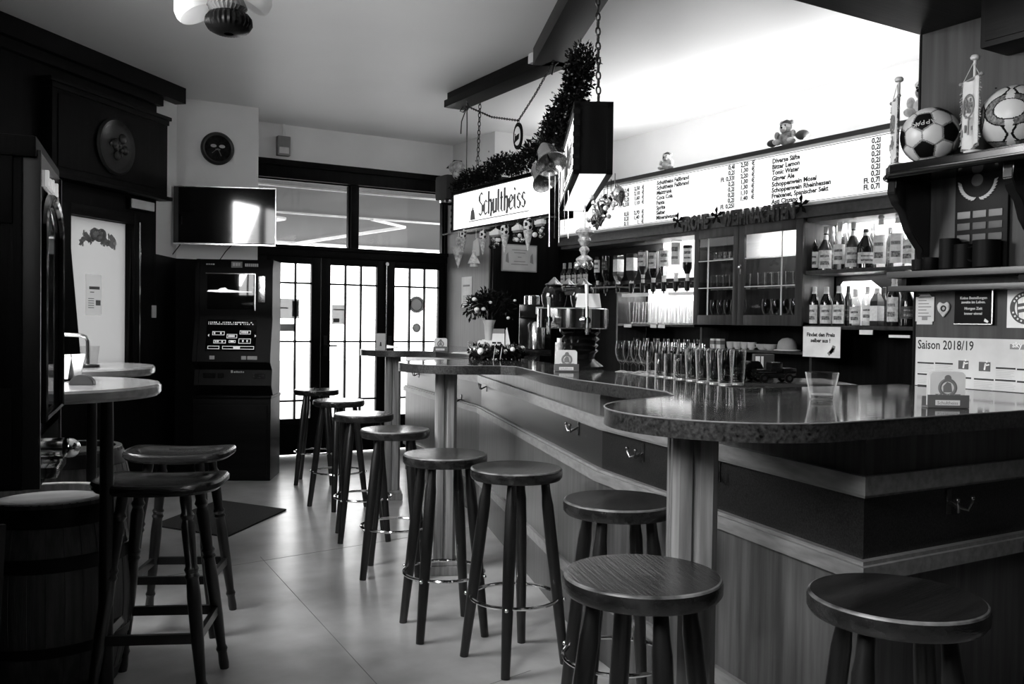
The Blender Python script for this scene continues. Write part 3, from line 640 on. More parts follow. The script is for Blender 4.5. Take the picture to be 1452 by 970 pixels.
# header box with relief plate, ledges, exit lamp on the diagonal wall
def dthing(n, label, cat, s, z, off=0.): return thing(n, label, cat, (L0[0] + ux * s + uy * off, L0[1] + uy * s - ux * off, z), TH)
a0, a1 = dl(58, 115), dl(226, 168)
t = dthing('header_cupboard', 'dark flat cupboard above the milky window, reaching to the pale wall', 'cupboard', a0[0], 2.34, .002)
wc = a1[0] - a0[0] - .02
b = MB(); b.box(0, -.09, 0, wc, 0, .62, .004); b.build('body', m_dark, t)
b = MB(); b.box(-.03, -.11, .62, wc + .03, 0, .65, .006); b.box(-.01, -.10, .58, wc + .01, 0, .62, .004); b.build('cornice', m_darkx, t)
b = MB(); b.box(.05, -.098, .05, wc - .12, -.09, .55, .004); b.build('panel', m_dark, t)
b = MB(); b.box(-.02, -.13, -.03, wc + .02, 0, .0, .006); b.build('ledge', m_darkx, t)
pc = dl(146, 209); t = dthing('relief_plate', 'round dark relief plate hanging on the cupboard above the window', 'plate', pc[0], pc[1] - .21, .098)
RR = Matrix.Translation((0, 0, .21)) @ Matrix.Rotation(PI / 2, 4, 'X')
b = MB(); b.lathe([(.2, 0), (.21, .02), (.195, .035), (.175, .025), (.16, .015), (.001, .012)], 48, RR); b.build('plate', mat('relief_bronze', .018, .35, .3), t)
b = MB()
for k in range(18): a = random.uniform(0, 2 * PI); r = random.uniform(0, .12); b.ball((r * math.cos(a), -.018, .21 + r * math.sin(a)), random.uniform(.015, .04), (1, .5, 1), 10, 6)
b.build('relief', mat('relief_bronze_high', .03, .3, .4), t)
e0 = dl(181, 286); e1 = dl(213, 277)
t = dthing('exit_lamp', 'small oblong pale emergency lamp beside the cupboard ledge', 'lamp', e0[0], e0[1] - .045, .03)
b = MB(); b.box(-.01, -.0, -.012, e1[0] - e0[0] + .01, .03, .085, .004); b.build('housing', m_dark, t)
b = MB(); b.box(0, -.012, 0, e1[0] - e0[0], 0, .07, .005); b.build('diffuser', mat('lamp_diffuser', .75, .4), t)
s0 = dl(225, 442); t = dthing('light_switch', 'small pale switch on the dark wall left of the slot machine', 'switch', Llen - .03, s0[1] - .05, .001)
b = MB(); b.box(-.025, -.012, 0, .025, 0, .10, .003); b.build('plate', mat('switch_plastic', .6, .4), t)
# ribbon picture and notice on the milky pane
pz = dl(142, 418); t = dthing('window_notice', 'white printed notice taped to the milky window', 'notice', pz[0], pz[1] - .15, -.055)
b = MB(); b.box(-.085, 0, 0, .085, .002, .30); b.build('sheet', frosted('backlit_sheet', .97, .95), t)
b = MB(); b.box(-.05, -.002, .19, .06, 0, .212); b.box(.02, -.002, .07, .07, 0, .11)
for k in range(5): b.box(-.06, -.002, .05 + k * .017, .0, 0, .055 + k * .017)
b.box(-.04, -.002, .165, .0, 0, .172); b.build('print', m_grey, t)
pz = dl(142, 336); t = dthing('ribbon_garland', 'pale fluttering ribbon decoration hung at the top of the milky window', 'decoration', pz[0], pz[1] - .06, -.03)
b = MB(); pal = mat('ribbon_cloth', .35, .6)
for s in (-1, 1):
    for k, amp in enumerate((.035, .02)):
        pts = [(s * (.02 + .17 * i / 14), -.01 - .012 * math.cos(i), .07 - k * .03 + amp * math.sin(i * .8 + k) - .03 * (i / 14)) for i in range(15)]
        for p, q in zip(pts, pts[1:]): b.bar(p, q, .004, .035, (0, 0, 1))
b.build('ribbon', pal, t)
b = MB(); [b.torus((0, 0, 0), .035, .011, 20, 8, Matrix.Translation((x, -.015, .08)) @ Matrix.Rotation(PI / 2, 4, 'X')) for x in (-.035, .035)]; b.ball((0, -.02, .05), .028); b.build('bow', m_grey, t)
# lamp hanging from the ceiling, upper left
p = atd(305, 26, 4.0); t = thing('ceiling_lamp', 'ceiling lamp with frosted shades and dark ribbed bowl at the top', 'lamp', (p.x, p.y, p.z - .03), math.radians(-31))
b = MB(); b.cyl((.03, 0, .14), (.03, 0, H - t.location.z), .014); b.lathe([(.07, H - t.location.z - .03), (.06, H - t.location.z)], 24, Matrix.Translation((.03, 0, 0))); b.build('rod', m_iron, t)
def ribbed(r0, prof, n=28, amp=.06):
    bm = bmesh.new(); rings = []
    for r, z in prof: rings.append([bm.verts.new((r * (1 + (amp if i % 2 else 0)) * math.cos(PI * i / n), r * (1 + (amp if i % 2 else 0)) * math.sin(PI * i / n), z)) for i in range(2 * n)])
    for a, c in zip(rings, rings[1:]):
        for i in range(2 * n): bm.faces.new((a[i], a[(i + 1) % (2 * n)], c[(i + 1) % (2 * n)], c[i]))
    return bm
b = MB(); b._in(ribbed(1, [(.02, -.038), (.055, -.036), (.082, -.022), (.096, .002), (.094, .028), (.08, .048), (.055, .058)]), Matrix.Translation((.06, 0, 0))); b.build('dark_bowl', mat('black_ribbed_glass', .006, .32), t)
b = MB(); b._in(ribbed(1, [(.06, .055), (.085, .075), (.07, .11), (.05, .15)]), Matrix.Translation((.05, 0, 0))); b.build('grey_neck', mat('grey_ribbed_glass', .16, .3), t)
for x, y, z in ((-.10, 0, .09), (.15, .08, .16)):
    b = MB(); mm = Matrix.Translation((x, y, z)) @ Matrix.Rotation(math.radians(-28 if x < 0 else 30), 4, 'Y')
    b.lathe([(.03, .07), (.06, .05), (.085, .0), (.088, -.03), (.08, -.05), (.06, -.06), (.001, -.062)], 28, mm, False); b.build('frosted_shade', m_shade, t)
    b = MB(); b.tube([(x * .8, y, z + .09), (x * .5 + .02, y * .5, z + .1), (.03, 0, .16)], .009, 8); b.build('arm', m_iron, t)

# ------------------------------------------------------------------ hanging lit signs and their decoration
GLY = {'S': [[(.40, .90), (.28, 1.0), (.08, .86), (.08, .64), (.38, .44), (.40, .16), (.22, 0), (.03, .10)]], 'c': [[(.36, .53), (.22, .63), (.07, .50), (.07, .12), (.2, 0), (.36, .1)]],
       'h': [[(.08, 1), (.08, 0)], [(.08, .5), (.24, .63), (.35, .5), (.35, .06), (.27, -.12)]], 'u': [[(.08, .63), (.08, .1), (.18, 0), (.35, .13)], [(.35, .63), (.35, 0)]],
       'l': [[(.09, 1), (.09, .08), (.2, 0)]], 't': [[(.11, .86), (.11, .08), (.24, 0)], [(.0, .6), (.26, .6)]], 'e': [[(.09, .28), (.35, .42), (.34, .54), (.22, .63), (.07, .5), (.07, .12), (.2, 0), (.36, .1)]],
       'i': [[(.09, .62), (.09, .08), (.2, 0)], [(.07, .80), (.13, .88)]], 's': [[(.33, .54), (.2, .63), (.08, .52), (.1, .38), (.32, .26), (.32, .1), (.2, 0), (.04, .09)]]}
ADV = {'S': .5, 'c': .44, 'h': .46, 'u': .47, 'l': .27, 't': .34, 'e': .45, 'i': .27, 's': .42}
XS = .90
def blackletter(b, word, x, z, h, y):
    for ch in word:
        for pl in GLY[ch]:
            for p, q in zip(pl, pl[1:]):
                steep = abs(q[1] - p[1]) > abs(q[0] - p[0])
                b.bar((x + p[0] * h * XS, y, z + p[1] * h), (x + q[0] * h * XS, y, z + q[1] * h), (.15 if steep else .07) * h, .002, (0, -1, 0))
        x += ADV[ch] * h * XS
    return x
m_signink = mat('sign_lettering', .13, .5); m_signgrey = mat('sign_shadow', .3, .5)
def signbox(label, loc, rz, L, hgt, dep, lit_bottom):
    t = thing('lit_sign', label, 'illuminated sign', loc, rz, 'lit signs hanging over the bar')
    b = MB(); w = .022
    for a in ((0, 0, 0, L, .03, w), (0, 0, hgt - w, L, .03, hgt), (0, 0, 0, w, .03, hgt), (L - w, 0, 0, L, .03, hgt), (0, dep - .03, 0, L, dep, w), (0, dep - .03, hgt - w, L, dep, hgt), (0, dep - .03, 0, w, dep, hgt), (L - w, dep - .03, 0, L, dep, hgt)): b.box(*a)
    b.box(.004, .01, .004, .02, dep - .01, hgt - .004); b.box(L - .02, .01, .004, L - .004, dep - .01, hgt - .004); b.box(0, 0, hgt - .01, L, dep, hgt + .008); b.build('frame', m_dark, t)
    if not lit_bottom:
        b = MB(); b.box(.02, .02, .0, L - .02, dep - .02, .01); b.build('bottom_board', m_dark, t)
    else:
        b = MB(); b.box(.02, .02, .004, L - .02, dep - .02, .010); b.build('bottom_diffuser', m_lit, t)
    b = MB(); b.box(w, .012, w, L - w, .016, hgt - w); b.build('front_face', m_lit, t)
    b = MB(); b.box(w, dep - .016, w, L - w, dep - .012, hgt - w); b.build('back_face', m_lit, t)
    b = MB(); h = hgt * .53; x0 = L * .30; x1 = blackletter(b, 'Schultheiss', x0, hgt * .31, h, .0105); b.build('lettering', m_signink, t)
    b = MB(); b.box(x0 - .16, .009, hgt * .20, x1 + .04, .012, hgt * .20 + .006)
    b.prism([(-.028, 0), (.034, 0), (.03, .02), (.018, .06), (.008, .065), (.008, .078), (-.004, .08), (-.006, .066), (-.022, .055)], 0, .002, Matrix.Translation((x0 - .10, .0115, hgt * .24)) @ Matrix.Rotation(PI / 2, 4, 'X') @ Matrix.Scale(1.25, 4))
    b.build('drawn_figure', m_signink, t)
    b = MB()
    for x in (0, L):
        for k in range(6): b.box(x - .004, -.004, .02 + k * hgt / 6.3, x + .004, .03, .04 + k * hgt / 6.3)
    b.build('edge_studs', m_black, t)
    return t
S1 = signbox('lit sign with blackletter name hanging lengthways at the left over the bar', (3.5, 6.88, 2.105), NX, 1.53, .335, .19, False)
b = MB(); b.bar((-.05, -.03, -.012), (1.6, -.03, -.012), .05, .012); b.build('light_ledge', m_chrome, S1)
S2 = signbox('lit sign seen from its dark narrow end, near the middle of the bar', (3.28, 4.93, 2.08), math.atan2(-.857, -.515), 1.50, .34, .19, True)
# chains
def chain(pts, r, pitch, link=(.011, .022)):
    b = MB(); P = [Vector(p) for p in pts]; seg = [(P[i + 1] - P[i]).length for i in range(len(P) - 1)]; L = sum(seg); n = max(2, int(L / pitch))
    for k in range(n):
        d = L * (k + .5) / n; i = 0
        while d > seg[i] and i < len(seg) - 1: d -= seg[i]; i += 1
        p = P[i].lerp(P[i + 1], d / seg[i]); q = (P[i + 1] - P[i]).to_track_quat('Z', 'Y').to_matrix().to_4x4(); m = Matrix.Translation(p) @ q @ Matrix.Rotation(PI / 2 * (k % 2), 4, 'Z')
        ring = [m @ Vector((link[0] * math.cos(a), 0, link[1] * math.sin(a))) for a in [2 * PI * j / 10 for j in range(10)]]
        b.tube(ring, r, 5, True)
    return b
c2 = S2.matrix_basis if False else None
e2 = Vector((3.28, 4.93, 2.08)); d2 = Vector((-.515, -.857, 0)).normalized(); n2 = Vector((.857, -.515, 0))
pz = e2 + d2 * 1.36 + n2 * .13 + Vector((0, 0, .345)); top = Vector((pz.x + .02, pz.y + .06, H)); o = chain([pz, top], .0045, .036).build('chain', m_iron); tag(o, 'dark link chain from the ceiling to the near sign, right side', 'chain', 'chains holding the signs')
pz = Vector((3.6, 6.62, 2.44)); o = chain([pz, (3.62, 6.62, H - .1)], .004, .034).build('chain', m_iron); tag(o, 'dark link chain holding the far end of the left sign', 'chain', 'chains holding the signs')
A_, B_, C_ = Vector((3.56, 6.72, 3.14)), onx(735, 171, 3.52), Vector((3.46, 5.28, 3.16))
pts = [A_, A_.lerp(B_, .5) - Vector((0, 0, .03)), B_, B_.lerp(C_, .5) - Vector((0, 0, .015)), C_]; o = chain(pts, .003, .022, (.007, .014)).build('chain', m_iron); tag(o, 'thin sagging chain between the two ceiling beams carrying the oval badge', 'chain')
t = thing('oval_badge', 'small oval club badge hanging from the sagging chain', 'badge', B_ - Vector((0, 0, .215)), NX)
MX = Matrix.Translation((0, 0, .10)) @ Matrix.Diagonal((.62, 1, 1, 1)) @ Matrix.Rotation(PI / 2, 4, 'X')
b = MB(); b.lathe([(.10, -.006), (.10, .006)], 40, MX); b.build('dark_oval', m_black, t)
b = MB(); b.lathe([(.07, -.0065), (.07, .0085)], 36, MX); b.build('pale_field', m_white, t)
b = MB(); b.prism([(-.03, .055), (.025, .075), (.03, .115), (-.025, .10)], .009, .011, Matrix.Rotation(PI / 2, 4, 'X')); b.bar((-.03, -.01, .05), (-.026, -.01, .12), .006, .003, (0, -1, 0)); b.build('flag', m_black, t)
b = MB(); b.torus((0, 0, .205), .012, .003, 16, 6, Matrix.Translation((0, 0, .205)) @ Matrix.Rotation(PI / 2, 4, 'X') @ Matrix.Translation((0, 0, -.205))); b.build('ring', m_iron, t)
# ceiling beams the signs hang from
t = thing('ceiling_beam', 'dark wooden ceiling beam over the left sign', 'beam', (3.54, 6.9, H - .12), NX, 'dark beams under the ceiling over the bar')
b = MB(); b.box(-.04, -.09, 0, 1.62, .09, .06, .004); b.box(-.02, -.07, .06, 1.6, .07, .12); b.build('beam', m_darkx, t)
b = MB(); b.box(1.36, -.13, .03, 1.5, -.088, .10, .006); b.build('pale_cap', m_paper, t)
t = thing('ceiling_beam', 'dark wooden ceiling beam running out of the picture at the top', 'beam', (3.46, 5.32, H - .12), math.atan2(-.92, -.40), 'dark beams under the ceiling over the bar')
b = MB(); b.box(-.1, -.11, 0, 2.1, .11, .119, .004); b.build('beam', m_darkx, t)
b = MB(); b.tube([(.0, .05, -.0), (.04, .02, -.03), (.05, .0, -.1)], .006, 6); b.build('hook', m_iron, t)
# fir garlands
def garland(b, pts, rad, n, ln=(.03, .06), wd=.009):
    P = [Vector(p) for p in pts]; seg = [(P[i + 1] - P[i]).length for i in range(len(P) - 1)]; L = sum(seg)
    for k in range(n):
        d = random.uniform(0, L); i = 0
        while d > seg[i] and i < len(seg) - 1: d -= seg[i]; i += 1
        p = P[i].lerp(P[i + 1], d / seg[i]); v = Vector((random.gauss(0, 1), random.gauss(0, 1), random.gauss(0, 1))).normalized()
        p = p + v * rad * random.uniform(.2, .85); q = p + (v + Vector((random.gauss(0, .5), random.gauss(0, .5), random.gauss(0, .5)))).normalized() * random.uniform(*ln)
        w = Vector((random.gauss(0, 1), random.gauss(0, 1), random.gauss(0, 1))).normalized() * wd; m = p.lerp(q, .5)
        b.face([p, m + w, q, m - w])
m_bead = mat('garland_bead', .5, .15, .6)
t = thing('fir_garland', 'dark fir garland with glinting beads lying along the top of the left sign', 'garland', (3.58, 6.8, 2.45), NX, 'fir garlands on the signs')
gp = [(-.12, 0, .02), (.1, 0, .10), (.35, 0, .08), (.6, 0, .15), (.85, 0, .10), (1.1, 0, .17), (1.35, 0, .22), (1.5, .02, .12)]
b = MB(); garland(b, gp, .10, 7000, (.02, .04), .008); b.build('needles', m_fir, t)
b = MB()
for k in range(90):
    i = random.randrange(len(gp) - 1); p = Vector(gp[i]).lerp(Vector(gp[i + 1]), random.random()) + Vector((random.gauss(0, .05), -abs(random.gauss(0, .06)), random.gauss(0, .05))); b.ball(p, random.uniform(.004, .009), (1, 1, 1), 6, 4)
b.build('beads', m_bead, t)
q = [atd(px, py, 5.4) for px, py in ((826, 78), (820, 110), (812, 140), (800, 160), (788, 180), (783, 200))]
t = thing('fir_garland', 'fir garland hanging down from the ceiling beam behind the near sign', 'garland', q[-1], 0, 'fir garlands on the signs'); gp = [p - q[-1] for p in q]
b = MB(); garland(b, gp, .11, 5000, (.02, .04), .008); b.build('needles', m_fir, t)
b = MB()
for k in range(40): i = random.randrange(len(gp) - 1); b.ball(gp[i].lerp(gp[i + 1], random.random()) + Vector((-abs(random.gauss(0, .05)), -abs(random.gauss(0, .05)), random.gauss(0, .05))), random.uniform(.004, .008), (1, 1, 1), 6, 4)
b.build('beads', m_bead, t)
# wrapped parcel with plush at the far end of the sign
p = onx(655, 262, 3.58); t = thing('stuffed_parcel', 'dark parcel with grey plush head at the far end of the left sign', 'parcel', (3.6, 7.0, 2.45), NX)
b = MB(); b.box(-.16, -.12, -.05, .06, .12, .16, .03); b.build('parcel', mat('dark_fabric', .02, .8), t)
b = MB(); b.ball((.06, -.02, .22), .07, (1.2, 1, .8)); b.ball((.10, -.03, .16), .05); b.build('plush', m_plush, t)
b = MB(); b.prism([(-.03, 0), (.1, .0), (.12, .05)], -.04, .04, Matrix.Translation((-.08, 0, .235)) @ Matrix.Rotation(PI / 2, 4, 'X')); b.build('pointed_hat', m_fir, t)
b = MB(); b.lathe([(.12, 0), (.125, .02), (.11, .03)], 24, Matrix.Translation((-.04, 0, -.075)), False); b.build('saucer', m_steel, t)
m_bell = mat('bell_silver', .42, .2, .85)
# two bells
def bell(label, px, py, dep, tilt, s):
    p = atd(px, py, dep); t = thing('bell', label, 'bell', p, math.radians(-31), 'silver bells at the sign corner'); mm = Matrix.Rotation(math.radians(-38), 4, 'X') @ Matrix.Rotation(tilt, 4, 'Y') @ Matrix.Scale(s, 4)
    b = MB(); b.lathe([(.012, .13), (.035, .125), (.05, .10), (.056, .05), (.07, .015), (.088, -.012), (.084, -.012), (.065, .015), (.05, .05)], 36, mm, False); b.build('body', m_bell, t)
    b = MB(); b.cyl(mm @ Vector((0, 0, .08)), mm @ Vector((0, 0, -.01)), .005); b.ball(mm @ Vector((0, 0, -.012)), .018 * s); b.build('clapper', m_iron, t)
    b = MB(); b.torus((0, 0, 0), .016, .004, 16, 6, mm @ Matrix.Translation((0, 0, .145)) @ Matrix.Rotation(PI / 2, 4, 'X')); b.build('loop', m_steel, t)
bell('larger silver bell, upper of the two between the signs', 781, 231, 5.0, math.radians(-14), 1.02); bell('smaller silver bell, lower of the two between the signs', 773, 255, 5.1, math.radians(-24), .92)
t = thing('tinsel_icicles', 'thin silver icicle strands hanging at the corner between the signs', 'tinsel', atd(795, 245, 4.95))
for k, (px, y0, y1) in enumerate(((779, 246, 350), (787, 250, 338), (793, 240, 344), (800, 250, 330), (806, 240, 338))):
    b = MB(); p, q = atd(px, y0, 4.95), atd(px + random.uniform(-1, 1), y1, 4.95); b.cyl(p - t.location, q - t.location, .002, .0014, 6); b.build('strand', m_tinsel, t)

# ornaments hanging under the left sign (front line x = 3.47)
GI = (1 + 5 ** .5) / 2
ICO = [Vector(v).normalized() for v in ((0, 1, GI), (0, -1, GI), (0, 1, -GI), (0, -1, -GI), (1, GI, 0), (-1, GI, 0), (1, -GI, 0), (-1, -GI, 0), (GI, 0, 1), (-GI, 0, 1), (GI, 0, -1), (-GI, 0, -1))]
HEX = []
for i in range(12):
    for j in range(i):
        for k in range(j):
            if ICO[i].dot(ICO[j]) > .4 and ICO[j].dot(ICO[k]) > .4 and ICO[i].dot(ICO[k]) > .4: HEX.append((ICO[i] + ICO[j] + ICO[k]).normalized())
def football(r, sub, rot=None, seam=.02):
    t = bmesh.new(); bmesh.ops.create_icosphere(t, subdivisions=sub, radius=1)
    R_ = rot or Matrix.Identity(3)
    for f in t.faces:
        v = R_ @ f.calc_center_median().normalized(); s = sorted([(p.dot(v) / 2.25, 0) for p in ICO] + [(p.dot(v) / 2.267, 1) for p in HEX], reverse=True)
        f.material_index = 0 if s[0][1] == 0 else 1
        if seam and s[0][0] - s[1][0] < seam * .4: f.material_index = 2
    for v in t.verts:
        w = R_ @ v.co; s = sorted([p.dot(w) / 2.25 for p in ICO] + [p.dot(w) / 2.267 for p in HEX], reverse=True)
        v.co *= r * (1 - .02 * max(0, 1 - (s[0] - s[1]) / .012))
    return t
def ornament(label, px, py, kind, s=1.):
    p = onx(px, py, 3.47); t = thing('hanging_ornament', label, 'christmas ornament', p, NX + random.uniform(-.2, .2), 'ornaments hanging under the left sign')
    b = MB(); b.cyl((0, 0, 0), (0, 0, 2.107 - p.z), .0018, None, 5); b.build('thread', m_white, t)
    if kind == 'ball':
        b = MB(); b.mi = -1; b._in(football(.036 * s, 3, None, 0), Matrix.Translation((0, 0, -.036 * s)) @ Matrix.Diagonal((.8, .8, 1.15, 1))); b.build('football', [m_black, m_white, m_grey], t)
        b = MB(); b.cyl((0, 0, -.07 * s), (0, 0, -.19 * s), .03 * s, .003, 14); b.build('cone', mat('cone_%d' % px, .5, .6, 0, .3, .25, 70), t)
    elif kind == 'cone':
        b = MB(); b.torus((0, 0, 0), .03 * s, .011 * s, 18, 8, Matrix.Translation((0, 0, -.02)) @ Matrix.Rotation(PI / 2, 4, 'X')); b.build('ring', mat('twist', .4, .5, 0, .3, .3, 50), t)
        b = MB(); b.cyl((0, 0, -.08 * s), (0, 0, -.27 * s), .05 * s, .003, 16, [(.1, .055 * s)]); b.build('cone', mat('cone_spots', .45, .6, 0, .3, .4, 26), t)
    elif kind == 'crown':
        b = MB()
        for k in range(5): b.ball(((k - 2) * .022 * s, 0, -.012 - .008 * (abs(k - 2))), .015 * s, (1, .7, 1), 10, 6)
        b.box(-.055 * s, -.02, -.05 * s, .055 * s, .02, -.022, .004); b.build('white_top', m_white, t)
        b = MB(); b.box(-.05 * s, -.012, -.064 * s, .05 * s, .012, -.05 * s); b.build('strap', m_grey, t)
        for k in range(7):
            b = MB(); b.ball((random.uniform(-.05, .05) * s, random.uniform(-.02, .02), -.08 * s - random.uniform(0, .06) * s), random.uniform(.012, .02) * s, (1, 1, 1), 10, 8); b.build('bauble', [m_tinsel, m_gdark, m_white][k % 3], t)
    elif kind == 'angel':
        b = MB(); b.prism([(-.05, -.02), (.05, .0), (.075, -.14), (-.085, -.16)], -.006, .006, Matrix.Rotation(PI / 2, 4, 'X')); b.build('grey_card', m_paper, t)
        b = MB(); b.ball((0, -.015, -.105), .016); b.cyl((0, -.015, -.115), (0, -.015, -.20), .012, .05, 14); b.prism([(-.085, -.17), (0, -.12), (.085, -.17), (.03, -.165), (-.03, -.165)], .012, .02, Matrix.Rotation(PI / 2, 4, 'X')); b.cyl((0, -.015, -.20), (0, -.015, -.225), .03, .034, 14); b.build('figure', mat('angel_white', .62, .5, 0, .3, .2, 60), t)
    return t
ornament('spotted pointed cone ornament, leftmost under the left sign', 650, 338, 'cone', .9)
for px, w in ((657, 'leftmost'), (685, 'second'), (716, 'third'), (749, 'rightmost')): ornament('football on a cone ornament, %s of the four under the left sign' % w, px, 326 if px < 700 else 318 - (px - 716) * .25, 'ball', .95 + (px - 657) * .003)
ornament('pale angel ornament with grey card behind, under the left sign', 675, 338, 'angel', 1)
for px, py, w in ((703, 324, 'left'), (734, 317, 'middle'), (766, 308, 'right')): ornament('white topped bauble cluster, %s one of three under the left sign' % w, px, py, 'crown', 1)
# glass ornaments along the far lower edge of the near sign
names = 'first second third fourth fifth sixth seventh eighth'.split()
for k in range(8):
    f = .98 - k * .12; p = e2 + d2 * 1.50 * f + n2 * .205 + Vector((0, 0, -.02)); s = 1.0
    t = thing('glass_ornament', '%s silvery glass ornament from the right under the near sign' % names[k], 'christmas ornament', p, random.uniform(0, 6), 'glass ornaments under the near sign')
    b = MB(); b.cyl((0, 0, .03), (0, 0, -.03), .002, None, 5); b.build('thread', m_iron, t)
    b = MB(); b.lathe([(.006, -.02), (.012, -.03), (.02, -.04), (.034, -.06), (.037, -.08), (.028, -.10), (.012, -.118), (.004, -.135)], 16, Matrix.Rotation(random.uniform(-.4, .4), 4, 'X')); b.build('bauble', [m_tinsel, m_glass, m_steel][k % 3], t)
    b = MB(); [b.ball((random.gauss(0, .03), random.gauss(0, .03), -.03 - random.uniform(0, .09)), random.uniform(.008, .016), (1, 1, 1), 8, 6) for j in range(6)]; b.build('berries', [m_gdark, m_tinsel, m_white][(k + 1) % 3], t)
p = atd(829, 330, 5.6); t = thing('crystal_pendant', 'tall tiered crystal pendant hanging before the bottles left of the rack', 'pendant', p)
b = MB()
for z, r in ((.0, .055), (-.05, .04), (-.11, .03), (-.17, .05)): b.lathe([(r * .5, z + .03), (r, z + .012), (r * 1.05, z), (r * .8, z - .01), (r * .55, z - .03)], 12, None, False)
b.cyl((0, 0, .18), (0, 0, -.2), .004); b.build('crystal', mat('cut_crystal', .6, .15, .3, .8, .3, 60), t)
b = MB(); [b.ball((.045 * math.cos(a), .045 * math.sin(a), -.2), .022, (1, 1, 1.2), 10, 8) for a in (0, 2.1, 4.2)]; b.build('drops', m_tinsel, t)

p = onx(662, 152, 3.5); t = thing('cord_bow', 'dark cord tied in a bow under the far end of the ceiling beam', 'cord', p)
b = MB(); b.tube([(0, 0, .12), (0, 0, .0), (.02, .03, -.12), (.03, .05, -.45), (.05, .06, -.68)], .005, 6); b.tube([(0, 0, 0), (-.02, -.05, .02), (-.03, -.09, -.02), (-.02, -.05, -.035), (0, 0, 0)], .005, 6); b.tube([(0, 0, 0), (.0, .06, .02), (.0, .12, -.01), (.0, .06, -.03), (0, 0, 0)], .005, 6); b.tube([(0, 0, 0), (.0, .09, -.1), (.0, .1, -.2)], .005, 6); b.build('cord', m_iron, t)
b = MB(); b.ball((0, 0, 0), .014); b.build('knot', m_iron, t)

# ------------------------------------------------------------------ back bar
BX = 4.95; BD = .34
def bb(name, label, cat, y, z, x=BX, group=None): return thing(name, label, cat, (x, y, z), NX, group)
# lit price board
YL, YR = 7.42, 3.35
t = bb('price_board', 'long lit price board with drink names over the bar shelves', 'price board', YL, 2.14)
Lb = YL - YR; zb, zt_ = .052, .465
b = MB(); b.box(0, .012, zb, Lb, .03, zt_); b.build('lit_face', m_board, t)
b = MB(); b.box(0, -.01, zt_, Lb, .05, zt_ + .032, .003); b.box(0, -.006, zb - .012, Lb, .05, zb, .002); b.box(-.02, 0, zb, 0, .05, zt_); b.build('frame', mat('board_frame', .03, .4), t)
b = MB(); b.box(0, .004, zb, Lb, .013, zb + .022); b.box(0, .004, zt_ - .02, Lb, .013, zt_); b.build('white_strip', m_white, t)
b = MB(); b.box(0, .008, zt_ - .03, Lb, .0125, zt_ - .025); b.box(0, .008, zb + .027, Lb, .0125, zb + .031); b.build('border_line', mat('board_line', .25, .5), t)
b = MB(); b.box(-.02, .0, -.03, Lb, .06, zb - .012, .003); b.box(-.02, .04, -.06, Lb, BD, -.01); b.build('valance', wood('valance_wood', .06, .02, .4, 'y'), t)
m_bt = mat('board_text', .03, .5); m_bp = mat('board_price_strip', .55, .5)
def bx(px, py=260): return YL - onx(px, py, BX).y
def bz(px, py): return onx(px, py, BX).z - 2.14
rows = []; sz = .047
names_ = ['Schultheiss Faßbrand', 'Schultheiss Faßbrand', 'Malztrunk', 'Coca Cola', 'Fanta', 'Sprite', 'Selter', 'Mineralwasser']
vol1 = ['0,4l', '0,2l', 'Fl. 0,33l', '0,2l', '0,2l', '0,2l', '0,2l', 'Fl. 0,25l']; pr1 = ['2,50', '1,30', '2,20', '1,30', '1,30', '1,10', '1,40', '']
pitch = .0415; z0 = bz(931, 262)
for k in range(8):
    z = z0 - k * pitch
    rows.append((names_[k], sz, front(bx(930), .0105, z), 'LEFT')); rows.append((vol1[k], sz, front(bx(1040), .0105, z + .012), 'RIGHT'))
    if pr1[k]: rows.append((pr1[k], sz * .95, front(bx(1059), .0105, z + .014), 'RIGHT')); rows.append(('€', sz, front(bx(1064), .0105, z + .014), 'LEFT'))
for k, (v, p) in enumerate((('0,4l', '2,50'), ('0,3l', '2,10'), ('0,2l', '1,60'), ('Fl. 0,33l', '1,10'), ('', ''), ('0,5l', '2,70'), ('0,2l', '1,40'), ('0,1l', '1,'))):
    z = bz(888, 272) - k * pitch
    if v: rows.append((v, sz, front(bx(891), .0105, z), 'RIGHT')); rows.append((p, sz * .95, front(bx(906), .0105, z), 'RIGHT')); rows.append(('€', sz, front(bx(909), .0105, z), 'LEFT'))
for k, (s, v) in enumerate((('Diverse Säfte', '0,2l'), ('Bitter Lemon', '0,2l'), ('Tonic Water', '0,2l'), ('Ginger Ale', '0,2l'), ('Schoppenwein Mosel', '0,2l'), ('Schoppenwein Rheinhessen', '0,2l'), ('Freixenet, Spanischer Sekt', 'Fl. 0,7l'), ('Asti Cinzano', 'Fl. 0,7l'))):
    z = bz(1093, 232) - k * pitch
    rows.append((s, sz, front(bx(1093), .0105, z), 'LEFT')); rows.append((v, sz, front(bx(1246), .0105, z + .01), 'RIGHT'))
texts('lettering', rows, m_bt, t, .0016)
